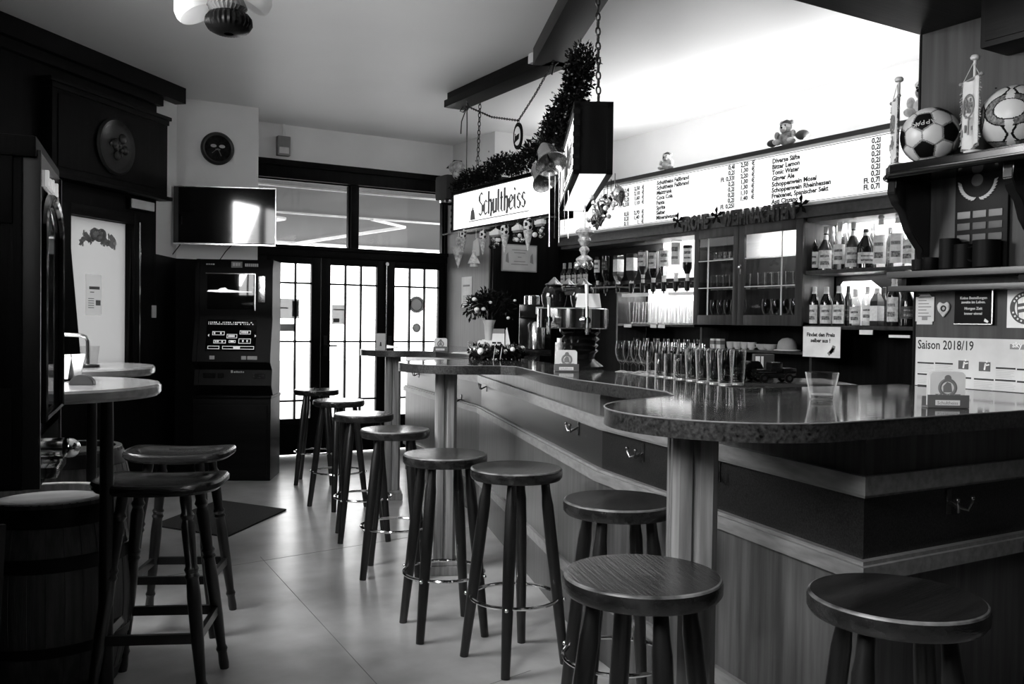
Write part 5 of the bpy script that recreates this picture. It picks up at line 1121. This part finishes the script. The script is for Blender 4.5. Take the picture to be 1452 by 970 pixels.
t = thing('coffee_machine', 'black coffee machine with a steel can behind the wreath', 'coffee machine', (3.30, 5.20, ZT + .0005), CAMR); t.scale = (.84, .84, .82)
b = MB(); b.box(-.14, -.02, 0, .12, .22, .05, .006); b.box(-.14, .1, .05, .12, .22, .42, .006); b.box(-.14, -.02, .31, .12, .22, .42, .008); b.build('housing', m_gloss, t)
b = MB(); b.lathe([(.068, 0), (.07, .01), (.07, .2), (.05, .23)], 36, Matrix.Translation((0, .05, .055))); b.build('steel_can', m_steel, t)
b = MB(); b.lathe([(.062, 0), (.062, .07), (.055, .075)], 28, Matrix.Translation((-.04, .08, .42))); b.build('lid', m_steel, t)
b = MB(); b.box(-.01, -.028, .34, .11, -.018, .40, .004); b.build('control_panel', m_paper, t)
t = thing('inner_counter', 'dark inner service counter behind the far bar top', 'counter', (3.2, 5.0, 0))
b = MB(); b.prism([(-.45, -2.4), (-.33, -1.15), (-.1, .0), (.45, 2.4), (.9, 2.4), (.5, -.2), (.0, -2.0), (-.1, -2.4)], .0, .96); b.build('body', m_black, t)
b = MB(); b.prism([(-.47, -2.42), (-.34, -1.15), (-.12, .0), (.43, 2.42), (.92, 2.42), (.52, -.2), (.02, -2.0), (-.1, -2.42)], .96, .999); b.build('worktop', mat('steel_worktop', .25, .3, .6), t)
# small things on the far counter end
t = thing('drinking_glass', 'small clear glass standing on the far bar left of the wreath', 'glass', (*atd(671, 486, 6.1).xy, ZT + .0005))
b = MB(); b.lathe([(.028, 0), (.030, .003), (.036, .09), (.0345, .09), (.028, .01), (.001, .009)], 18, None, False); b.build('bowl', m_gl2, t); b = MB(); b.lathe([(.028, .002), (.029, .01), (.001, .011)], 16); b.build('base', m_glbase, t)
t = thing('paper_cup', 'white paper cup behind the small beer mat holder on the far bar', 'cup', (*atd(691, 480, 6.25).xy, ZT + .0005))
b = MB(); b.lathe([(.03, 0), (.037, .10), (.035, .10), (.028, .004), (.001, .003)], 20, None, False); b.build('cup', m_white, t); b = MB(); b.torus((0, 0, .10), .036, .002, 24, 6); b.build('rim', m_white, t)
p = atd(540, 484, 7.1); t = thing('card_stand', 'upright white card with small dark figure at the farthest bay, before the door post', 'table card', (*atd(540, 484, 6.85).xy, ZT + .0005), CAMR)
b = MB(); b.box(-.034, -.004, 0, .034, .004, .125, .001); b.build('card', mat('card_face', .42, .6), t); b = MB(); b.prism([(-.008, .03), (.008, .03), (.004, .06), (-.004, .062)], .004, .0052, Matrix.Rotation(PI / 2, 4, 'X')); b.build('figure', m_ink, t)
t = thing('newspaper', 'white folded paper lying on the far bar', 'paper', (*onz(663, 501, ZT).xy, ZT + .0005), .5)
b = MB(); b.box(-.1, -.07, 0, .1, .07, .004, .001); b.box(-.09, -.06, .004, .1, .065, .007, .001); b.build('sheets', m_white, t)
# crowd of beer glasses beside the tap
gq = 'beer glasses crowded behind the bar top'
def back_pt(f):   # along the rear edge of the bar top
    a, c = onz(874, 528, 1.115).xy, onz(1022, 548, 1.115).xy; return a.lerp(c, f)
kk = ['tulip', 'tulip', 'tulip', 'mug', 'mug', 'mug', 'mug', 'tall', 'tall', 'tall']
t = thing('drip_tray', 'steel drip tray under the crowded beer glasses behind the bar top', 'tray', (2.74, 3.06, 1.0), math.radians(73))
b = MB(); b.box(-.56, -.20, 0, .62, .20, .11, .006); b.build('tray', m_steel, t)
b = MB(); [b.box(-.54, -.18 + k * .03, .11, .60, -.172 + k * .03, .1135) for k in range(13)]; b.build('grid', m_iron, t)
for r in range(3):
    for k in range(12 - r):
        f = (k + .5 * (r % 2)) / 11.2; q = back_pt(f); o = .03 + r * .08; kd = kk[min(9, int(f * 9.9))] if r == 0 else ('tulip' if f < .55 else 'tall')
        glass(kd, (q.x + o * .955, q.y - o * .3, 1.1145), {'tulip': 'clear stemmed beer glass in the crowd right of the beer tap', 'mug': 'clear handled beer mug in the crowd right of the beer tap', 'tall': 'clear straight beer glass in the crowd, toward its right end'}[kd], gq + ', ' + kd, (.95, .95, .75) if kd == 'tall' else (1.05, 1.05, .95))
# toy cars on the back counter
def toy(label, px, py, dep, rz, s, truck):
    p = atd(px, py, dep); t = thing('model_car', label, 'model car', (p.x, p.y, 1.1245), rz, 'model cars behind the bar'); t.scale = (s, s, s)
    b = MB(); b.box(-.09, -.032, .018, .09, .032, .04, .006); b.box(-.085, -.028, .04, -.02, .028, .055, .006); b.build('chassis', m_gloss, t)
    b = MB()
    if truck: b.box(-.02, -.03, .04, .03, .03, .085, .008); b.box(.035, -.032, .04, .09, .032, .06, .003)
    else: b.prism([(-.03, .04), (.075, .04), (.06, .068), (.045, .082), (-.005, .082), (-.025, .062)], -.03, .03, Matrix.Rotation(PI / 2, 4, 'X'), .004)
    b.build('cab', m_gloss, t)
    for x in (-.055, .055):
        for y in (-.034, .034):
            b = MB(); b.cyl((x, y - .006, .018), (x, y + .006, .018), .0185, None, 18); w = b.build('wheel', m_black, t)
            b = MB(); b.cyl((x, y - .008, .018), (x, y + .008, .018), .009, None, 14); b.build('hubcap', m_chrome, w)
    b = MB(); b.box(-.094, -.03, .022, -.09, .03, .027); b.box(-.091, -.026, .03, -.088, -.016, .04); b.box(-.091, .016, .03, -.088, .026, .04); b.box(-.08, -.0335, .042, .0, -.032, .045); b.build('trim', m_chrome, t)
t = thing('side_board', 'dark wooden board behind the bar bend carrying the model cars', 'board', (2.92, 2.72, 1.0), CAMR)
b = MB(); b.box(-.30, -.06, 0, .32, .36, .039, .004); b.build('board', mat('side_board_top', .05, .2), t); b = MB(); b.box(-.28, -.04, -.12, .30, .34, 0); b.build('support', m_black, t); t.location.z = 1.085
toy('black model car, left one behind the bar bend', 1058, 535, 3.92, CAMR + .5, 1.05, False); toy('black model truck with pale rim, right one behind the bar bend', 1096, 537, 3.86, CAMR + .15, 1.0, True)
t = thing('cigarette_packet', 'upright dark packet with white stripes behind the model cars', 'packet', (*atd(1082, 520, 4.12).xy, 1.1245), CAMR)
b = MB(); b.box(-.045, -.02, 0, .045, .02, .11, .003); b.build('box', mat('packet_dark', .04, .5), t); b = MB(); b.box(-.04, -.0212, .05, -.02, -.0195, .10); b.box(-.015, -.0212, .05, -.004, -.0195, .10); b.build('stripe', m_white, t)
# certificate and notice beyond the bar
p, q = ony(711, 345.5, 7.95), ony(760, 386.5, 7.95)
t = thing('certificate', 'pale framed certificate on the dark wall below the left sign', 'certificate', (p.x, 7.948, q.z)); w, h = q.x - p.x, p.z - q.z
b = MB(); b.box(0, -.012, 0, w, 0, h, .002); b.build('frame', mat('cert_frame', .3, .5), t); b = MB(); b.box(.012, -.0135, .012, w - .012, -.0118, h - .012); b.build('sheet', mat('cert_sheet', .5, .6), t)
b = MB()
for k, (z, r) in enumerate(((.78, .22), (.68, .16), (.52, .05), (.36, .16), (.25, .24))): b.box(w * (.5 - r), -.0145, h * z, w * (.5 + r), -.0134, h * z + .008)
for x in (.15, .85): b.prism([(x * w - .02, h * .35), (x * w + .02, h * .3), (x * w + .008, h * .7), (x * w - .015, h * .6)], .0134, .0145, Matrix.Rotation(PI / 2, 4, 'X'))
b.build('print', m_grey, t)
p, q = onx(655, 393, 4.5), onx(669, 436, 4.5)
t = thing('wall_notice', 'tall narrow white notice on the grey panel right of the doors', 'notice', (4.499, p.y, q.z), NX); w, h = p.y - q.y, p.z - q.z
b = MB(); b.box(0, -.002, 0, w, 0, h); b.build('sheet', m_white, t); b = MB(); b.box(.15 * w, -.003, h * .68, w * .8, -.002, h * .74); b.box(.5 * w, -.003, h * .25, w * .85, -.002, h * .4); [b.box(.15 * w, -.003, h * (.12 + .06 * k), w * .45, -.002, h * (.14 + .06 * k)) for k in range(5)]; b.build('print', m_grey, t)

# ------------------------------------------------------------------ right wall
def rw(name, label, cat, px, py, off=.001, group=None): p = onx(px, py, RX); return thing(name, label, cat, (RX - off, p.y, p.z), NX, group), p
def rxy(px, py, p): q = onx(px, py, RX); return p.y - q.y, q.z - p.z   # local x, z
# rounded shelf with turned brackets
t, p = rw('wall_shelf', 'black rounded wall shelf carrying the footballs', 'shelf', 1300, 244)
zs_ = 1.955 - p.z
pl_ = [(-.02, 0)] + [(-.02 + .10 * (1 - math.cos(a)), -.26 * math.sin(a)) for a in [PI / 2 * k / 10 for k in range(1, 11)]] + [(.9, -.26), (.9, 0)]
b = MB(); b.prism(pl_, zs_ - .035, zs_ + .0, None, .008); b.build('board', m_gloss, t)
b = MB(); b.tube([(x, y, zs_ - .042) for x, y in pl_[:-1]], .009, 8); b.build('bead', m_gloss, t)
prof = [(0, 0), (-.21, 0), (-.215, -.06), (-.19, -.10), (-.15, -.13), (-.12, -.19), (-.09, -.22), (-.045, -.26), (-.03, -.30), (0, -.31)]
for x in (.03, .47): b = MB(); b.prism(prof, x, x + .035, Matrix(((0, 0, 1, 0), (1, 0, 0, 0), (0, 1, 0, zs_ - .036), (0, 0, 0, 1))), .003); b.build('bracket', m_gloss, t)
SHZ = 1.956
def onshelf(px, off): q = onx(px, 240, RX - off); return Vector((RX - off, q.y, SHZ))
q = onshelf(1318, .145); t = thing('football', 'black and white football on the rounded wall shelf', 'ball', q); r = .102
fv = Vector((-.70, -.60, -.10)).normalized(); rv = Vector((-fv.y, fv.x, 0)).normalized() * -1; rv = fv.cross(Vector((0, 0, 1))).normalized() * -1; uv = fv.cross(rv).normalized()
if uv.z < 0: uv = -uv
hx = HEX[0]; pe = max(ICO, key=lambda p_: p_.dot(hx)); e1 = (pe - hx * pe.dot(hx)).normalized(); e2_ = hx.cross(e1)
fr_ = uv.cross(fv).normalized(); an_ = math.radians(125); w1 = fr_ * math.cos(an_) + uv * math.sin(an_); w2 = fv.cross(w1)
Bm = Matrix((w1, w2, fv)).transposed(); Im = Matrix((e1, e2_, hx)).transposed(); Rm = Im @ Bm.transposed()
b = MB(); b.mi = -1; b._in(football(r, 6, Rm), Matrix.Translation((0, 0, r))); b.build('ball', [m_black, m_leath, m_grey], t)
vd = (Vector((-.72, -.52, .42))).normalized(); mm = vd.to_track_quat('Z', 'Y').to_matrix().to_4x4()
for k, ch in enumerate('KAPPA'): a = (k - 2) * .17; vd = (fv + w1 * .72).normalized(); rt_ = fr_; dv = (vd + rt_ * a).normalized(); upv = rt_.cross(dv).normalized(); r3 = upv.cross(dv); m4 = Matrix(((r3.x, upv.x, dv.x, dv.x * r * 1.004), (r3.y, upv.y, dv.y, dv.y * r * 1.004), (r3.z, upv.z, dv.z, r + dv.z * r * 1.004), (0, 0, 0, 1))); text('lettering', ch, .026, m_paper, t, m4, 'CENTER', .0006, 1.1)
# second ball with bold outlines
def starball(r):
    t = bmesh.new(); bmesh.ops.create_icosphere(t, subdivisions=6, radius=r)
    fd = Vector((-.86, -.34, .12)).normalized(); sx = Vector((0, 0, 1)).cross(fd).normalized(); sy = fd.cross(sx)
    for f in t.faces:
        v = f.calc_center_median().normalized(); mi = 1; best = None
        for c, ax, ay in ((fd, sx, sy), (sx * .9 + sy * .1, -fd, sy), (sy, sx, -fd), (-sy, sx, fd), (-sx, fd, sy), (-fd, -sx, sy)):
            c = c.normalized(); d = v.dot(c)
            if best is None or d > best[0]: best = (d, c, ax, ay)
        d, c, ax, ay = best; x, y = v.dot(ax), v.dot(ay); q = math.hypot(x / .42, y / .30)
        if 1 < q < 1.1: mi = 0
        elif 1.1 <= q < 1.62 and abs(x) > .12: mi = 2
        elif 1.62 <= q < 1.72 and abs(x) > .1: mi = 0
        elif q >= 1.1 and abs(abs(x) - .62 * (.80 - abs(y))) < .035: mi = 0
        f.material_index = mi
    return t
q = onshelf(1437, .15); t = thing('football', 'pale ball with bold dark star outlines at the right end of the shelf', 'ball', q); r = .108
b = MB(); b.mi = -1; b._in(starball(r), Matrix.Translation((0, 0, r))); b.build('ball', [m_black, m_leath, mat('ball_pattern', .12, .5, 0, .5, .12, 120)], t)
b = MB(); b.cyl((-.03, .05, r * 1.97), (-.03, .05, r * 2.0), .003); b.build('valve', m_black, t)
def pennant(label, px, ytop, ybase, off, w, rz, fg):
    q = onshelf(px, off); q.z = SHZ; zt = onx(px, ytop, RX - off).z - SHZ; t = thing('pennant_stand', label, 'pennant', q, NX + rz, 'club pennants on the wall shelf')
    b = MB(); b.lathe([(.03, 0), (.03, .008), (.008, .014)], 24); b.build('foot', m_paper, t)
    b = MB(); b.cyl((0, 0, .008), (0, 0, zt - .01), .0052, None, 10); b.lathe([(.004, zt - .012), (.014, zt - .008), (.016, zt), (.012, zt + .006), (.004, zt + .008)], 16, None, False); b.build('pole', mat('pole_white%d' % px, .55, .3), t)
    h1 = zt - .075; h0 = .012; b = MB(); n = 10
    for i in range(n):
        x0, x1 = -w + 2 * w * i / n, -w + 2 * w * (i + 1) / n; y0, y1 = -.012 - .006 * math.sin(i * .9), -.012 - .006 * math.sin((i + 1) * .9); e0, e1 = h0 + abs(x0) * .25, h0 + abs(x1) * .25
        b.face([(x0, y0, e0), (x1, y1, e1), (x1, y1, h1), (x0, y0, h1)]); b.face([(x0, y0 + .0015, h1), (x1, y1 + .0015, h1), (x1, y1 + .0015, e1), (x0, y0 + .0015, e0)])
    b.build('cloth', mat('pennant_cloth%d' % px, .62, .6, 0, .3, .08, 14), t)
    b = MB(); b.cyl((-w - .012, -.012, h1), (w + .012, -.012, h1), .004); b.ball((-w - .014, -.012, h1), .007); b.ball((w + .014, -.012, h1), .007); b.build('crossbar', m_grey, t)
    b = MB(); b.tube([(-w, -.012, h1), (0, -.006, zt - .02), (w, -.012, h1)], .0014, 5); b.build('cord', m_paper, t)
    b = MB()
    for s in (-1, 1):
        for k in range(26): z = h0 + .02 + (h1 - h0 - .025) * k / 25; b.bar((s * w, -.012, z), (s * (w + random.uniform(.006, .013)), -.012 + random.uniform(-.004, .004), z - .006), .003, .004)
    for k in range(14): x = -w + 2 * w * k / 13; b.bar((x, -.012, h0 + abs(x) * .25), (x, -.012, h0 - .010 + abs(x) * .25), .004, .003, (1, 0, 0))
    b.build('fringe', mat('fringe%d' % px, .25, .6, 0, .3, .2, 80), t)
    b = MB(); zc = h0 + (h1 - h0) * .62
    for k in range(28): a = random.uniform(0, 2 * PI); rr = random.uniform(.0, w * .62); b.box(rr * math.cos(a) - .004, -.022, zc + 1.4 * rr * math.sin(a) - .004, rr * math.cos(a) + .004, -.019, zc + 1.4 * rr * math.sin(a) + .006)
    b.torus((0, 0, 0), w * .66, .0025, 28, 5, Matrix.Translation((0, -.0195, zc)) @ Matrix.Rotation(PI / 2, 4, 'X')); b.build('crest', m_grey, t)
    b = MB(); [b.box(-w * .8 + k * w * .4, -.021, h0 + .05 + (k % 2) * .012, -w * .8 + k * w * .4 + .008, -.0185, h0 + .075 + (k % 3) * .012) for k in range(4)]; b.build('lower_print', fg, t)
pennant('tall white fringed pennant on a stand between the two balls', 1379, 82, 225, .215, .058, -.55, m_grey); pennant('narrow grey fringed pennant on a stand left of the football', 1272, 113, 235, .20, .045, -.72, m_grey)
# dark speaker cabinet at the top right corner
t, p = rw('wall_cabinet', 'dark box hanging on the panelled wall at the top right corner', 'cabinet', 1428, 80, .001)
b = MB(); b.box(0, -.16, 0, .4, 0, .45, .006); b.build('body', m_black, t); b = MB(); b.box(.02, -.166, .02, .38, -.16, .43, .003); b.build('front_panel', m_darkx, t)
# honours board with laurel and name plates
t, p = rw('honours_board', 'dark board with laurel wreath and rows of small metal name plates under the shelf', 'plaque', 1356, 385, .002)
w, h = .20, .42
b = MB(); b.box(-.0, -.015, 0, w, 0, h, .004); b.build('board', m_black, t)
mpl = mat('plate_metal', .16, .5, .2); mpd = mat('plate_dark', .05, .5, .2)
for r_ in range(4):
    for c_ in range(3): b = MB(); b.box(.012 + c_ * .06, -.018, .19 - r_ * .042, .062 + c_ * .06, -.0155, .215 - r_ * .042, .001); b.build('name_plate', mpl if r_ == 0 else mpd, t)
b = MB(); b.box(.06, -.018, .36, .115, -.0155, .385, .001); b.build('title_plate', mpl, t)
b = MB()
for k in range(18):
    a = math.radians(-165 + k * 150 / 17); x, z = .088 + .062 * math.cos(a), .325 + .062 * math.sin(a); d = Vector((-math.sin(a), 0, math.cos(a))) * (1 if k > 8 else -1) + Vector((math.cos(a), 0, math.sin(a))) * .6; d.normalize(); s = Vector((d.z, 0, -d.x)) * .005; o = Vector((x, -.018, z)); b.face([o, o + d * .008 + s, o + d * .018, o + d * .012 - s]); b.face([o, o + d * .012 - s + Vector((0, -.003, 0)), o + d * .024, o + d * .012 + s + Vector((0, -.003, 0))])
b.build('laurel', mat('laurel_silver', .3, .5, .3), t); b = MB(); b.lathe([(.026, 0), (.022, .006), (.001, .006)], 24, Matrix.Translation((.088, -.015, .325)) @ Matrix.Rotation(PI / 2, 4, 'X')); b.build('medal', mpd, t)
# double plate rail with dark glasses and cup
t, p = rw('plate_rail', 'dark double wooden rail shelf below the rounded shelf', 'shelf', 1284, 392, .001)
b = MB(); b.box(0, -.115, -.012, 1.1, 0, .012, .003); b.build('upper_rail', wood('rail_dark', .045, .015, .35, 'x'), t); b = MB(); b.box(0, -.105, -.062, 1.1, 0, -.042, .003); b.build('lower_rail', wood('rail_dark2', .045, .015, .35, 'x'), t)
b = MB(); [b.box(x, -.09, -.045, x + .02, 0, -.01) for x in (.05, .5, .95)]; b.build('spacer', m_dark, t)
rz0 = p.z + .0125
for k, (px, r_, h_, lab) in enumerate(((1304, .03, .045, 'low dark cup at the left end of the plate rail'), (1319, .028, .05, 'second dark cup from the left on the plate rail'), (1345, .034, .115, 'dark handled mug on the plate rail before the honours board'), (1366, .034, .09, 'dark tumbler in the middle of the plate rail'), (1398, .045, .10, 'wide dark pot on the right of the plate rail'))):
    q = onx(px, 388, RX - .055); t = thing('dark_cup', lab, 'cup', (RX - .055, q.y, rz0), random.uniform(1, 2), 'dark cups on the plate rail')
    b = MB(); b.lathe([(r_ * .85, 0), (r_, .006), (r_, h_), (r_ * .93, h_), (r_ * .9, .01), (.001, .008)], 24, None, False); b.build('body', mat('dark_china%d' % k, .005, .5), t)
    b = MB(); b.tube([(r_ * .95, 0, h_ * .8), (r_ * 1.5, 0, h_ * .75), (r_ * 1.55, 0, h_ * .4), (r_ * .95, 0, h_ * .25)], .004, 6); b.build('handle', mat('dark_handle%d' % k, .005, .5), t)
# season poster
t, p = rw('season_poster', 'large white football season poster standing on the bar at the right wall', 'poster', 1298, 552, .002)
xw, zh = .62, onx(1298, 478, RX).z - p.z; p0z = ZT + .002 - p.z
b = MB(); b.box(0, -.0015, p0z, xw, 0, zh); b.build('sheet', mat('poster_sheet', .58, .6), t)
def pz_(px, py): return rxy(px, py, p)
a_ = pz_(1302, 493); text('lettering', 'Saison 2018/19', .048, m_ink, t, front(a_[0], -.0016, a_[1] - .003), 'LEFT', .0003, .78, .0007)
b = MB()
for (x0, x1, y0) in ((1302, 1325, 513), (1327, 1352, 513.8), (1302, 1325, 529), (1327, 1352, 530), (1302, 1325, 545), (1366, 1378, 534.5), (1382, 1410, 536), (1412, 1441, 537.5), (1443, 1470, 540), (1366, 1378, 551.5), (1382, 1410, 553), (1412, 1441, 555), (1443, 1470, 557.5), (1413, 1441, 520.5), (1443, 1470, 522.5)):
    u, v = pz_(x0, y0), pz_(x1, y0 + 1); b.box(u[0], -.0022, u[1] - .006, v[0], -.0015, u[1])
b.build('table_heads', m_ink, t)
b = MB()
for (x0, x1, y0, n_) in ((1302, 1325, 516, 5), (1327, 1352, 517, 5), (1382, 1410, 540, 5), (1412, 1441, 542, 5), (1413, 1441, 524, 5), (1382, 1410, 557, 3), (1412, 1441, 559, 3), (1302, 1325, 532, 5)):
    u, v = pz_(x0, y0), pz_(x1, y0)
    for k in range(n_): b.box(u[0], -.0019, u[1] - .004 - k * .006, v[0] - random.uniform(0, .02), -.0015, u[1] - .0025 - k * .006)
b.build('table_lines', mat('poster_lines', .4, .6), t)
for j, (x0, y0, x1, y1) in enumerate(((1360, 511, 1374, 524), (1389, 513, 1405, 527))):
    u, v = pz_(x0, y0), pz_(x1, y1); b = MB(); b.box(u[0], -.0023, v[1], v[0], -.0015, u[1]); b.build('league_square', mat('square%d' % j, .07, .5), t)
    b = MB(); cx, cz = (u[0] + v[0]) / 2, (u[1] + v[1]) / 2; b.bar((cx, -.0026, cz - .012), (cx + .004, -.0026, cz + .012), .006, .0006, (0, 1, 0)); b.bar((cx + .002, -.0026, cz + .004), (cx + .018, -.0026, cz + .008), .005, .0006, (0, 1, 0)); b.ball((cx + .008, -.0024, cz + .018), .004, (1, .1, 1), 8, 6); b.build('square_mark', m_white, t)
u, v = pz_(1433, 488), pz_(1456, 496); b = MB(); b.box(u[0], -.0023, v[1], v[0] + .06, -.0015, u[1]); b.build('logo_box', m_grey, t); text('lettering', 'sky', .028, m_white, t, front(u[0] + .008, -.0025, v[1] + .007), 'LEFT', .0002, 1, .0005)
# small posters above it
t, p = rw('menu_sheet', 'pale sheet with scalloped top, leftmost of the small posters above the season poster', 'sheet', 1299, 460, .002); w = pz_(1325, 460)[0] if False else (p.y - onx(1325, 460, RX).y); h = onx(1299, 417, RX).z - p.z
b = MB(); b.prism([(0, .012), (.006, .012), (.006, 0), (w - .006, 0), (w - .006, .012), (w, .012), (w, h - .012), (w * .85, h - .012), (w * .7, h), (w * .3, h), (w * .15, h - .012), (0, h - .012)], 0, .003, Matrix.Rotation(PI / 2, 4, 'X')); b.build('sheet', m_paper, t)
b = MB(); [b.box(w * .15, -.0036, h * .25 + k * .012, w * .85 - (k % 3) * .01, -.003, h * .25 + k * .012 + .004) for k in range(9)]; b.box(w * .36, -.0038, h * .14, w * .66, -.003, h * .26); b.box(w * .2, -.0036, h * .87, w * .8, -.003, h * .92); b.build('print', mat('sheet_print', .22, .6), t)
t, p = rw('heart_badge', 'small pale heart shaped badge between the sheet and the dark plaque', 'badge', 1339, 450, .002)
b = MB(); b.prism([(0, 0), (.022, .025), (.026, .045), (.016, .058), (.0, .05), (-.016, .058), (-.026, .045), (-.022, .025)], 0, .008, Matrix.Rotation(PI / 2, 4, 'X'), .002); b.build('heart', mat('badge_pale', .4, .4, 0, .4, .15, 40), t)
b = MB(); b.torus((0, 0, 0), .009, .003, 16, 6, Matrix.Translation((.002, -.0085, .033)) @ Matrix.Rotation(PI / 2, 4, 'X')); b.build('mark', m_ink, t)
t, p = rw('dark_plaque', 'dark framed plaque with white lines of writing under the plate rail', 'plaque', 1356, 460, .002); w, h = .148, .128
b = MB(); b.box(0, -.012, 0, w, 0, h, .002); b.build('panel', mat('plaque_face', .006, .55), t); b = MB(); b.box(w - .004, -.014, 0, w, -.004, h); b.box(0, -.014, 0, w, -.004, .003); b.build('frame_edge', m_steel, t)
texts('lettering', [('Keine Bestellungen', .0135, front(w * .5, -.0125, h * .72), 'CENTER'), ('zweite im Leben.', .0135, front(w * .5, -.0125, h * .60), 'CENTER'), ('Morgen Zeit', .0135, front(w * .5, -.0125, h * .42), 'CENTER'), ('immer einmal', .0125, front(w * .5, -.0125, h * .28), 'CENTER')], m_paper, t, .0003)
b = MB(); b.prism([(0, 0), (.014, -.006), (.018, .0), (.004, .01)], .0122, .0135, Matrix.Translation((w * .78, 0, .012)) @ Matrix.Rotation(PI / 2, 4, 'X')); b.build('ornament', m_white, t)
t, p = rw('silver_emblem', 'slim silver emblem strip right above the dark plaque', 'emblem', 1369, 414, .002)
b = MB(); b.prism([(0, 0), (.05, .0), (.13, .004), (.06, .008), (.045, .014), (.01, .014)], 0, .004, Matrix.Rotation(PI / 2, 4, 'X')); b.build('strip', m_steel, t)
t, p = rw('club_sign', 'white square sign with dark ringed flag emblem at the right edge', 'sign', 1428.5, 465, .002); w, h = .17, .135
b = MB(); b.box(0, -.004, 0, w, 0, h, .001); b.build('plate', m_white, t); MX = Matrix.Translation((.068, -.004, .07)) @ Matrix.Rotation(PI / 2, 4, 'X')
b = MB(); b.lathe([(.057, 0), (.057, .001), (.040, .001), (.040, 0)], 44, MX, False); b.build('ring', mat('ring_dark', .025, .5), t)
b = MB(); b.prism([(-.03, -.018), (.028, -.008), (.028, .022), (-.03, .014)], 0, .001, MX); b.bar(MX @ Vector((-.026, -.04, .0008)), MX @ Vector((-.032, .03, .0008)), .004, .001, (0, -1, 0)); b.build('flag', mat('flag_dark', .04, .5), t)
b = MB(); b.prism([(-.028, -.006), (.027, .003), (.027, .011), (-.028, .003)], .0011, .0016, MX); b.build('flag_stripe', m_white, t)
b = MB(); [b.box(-.003, -.002, .0011, .003, .004, .0017, 0, MX @ Matrix.Rotation(math.radians(a), 4, 'Z') @ Matrix.Translation((0, .0465, 0))) for a in list(range(-60, 61, 15)) + list(range(110, 251, 17))]; b.build('ring_marks', m_white, t)
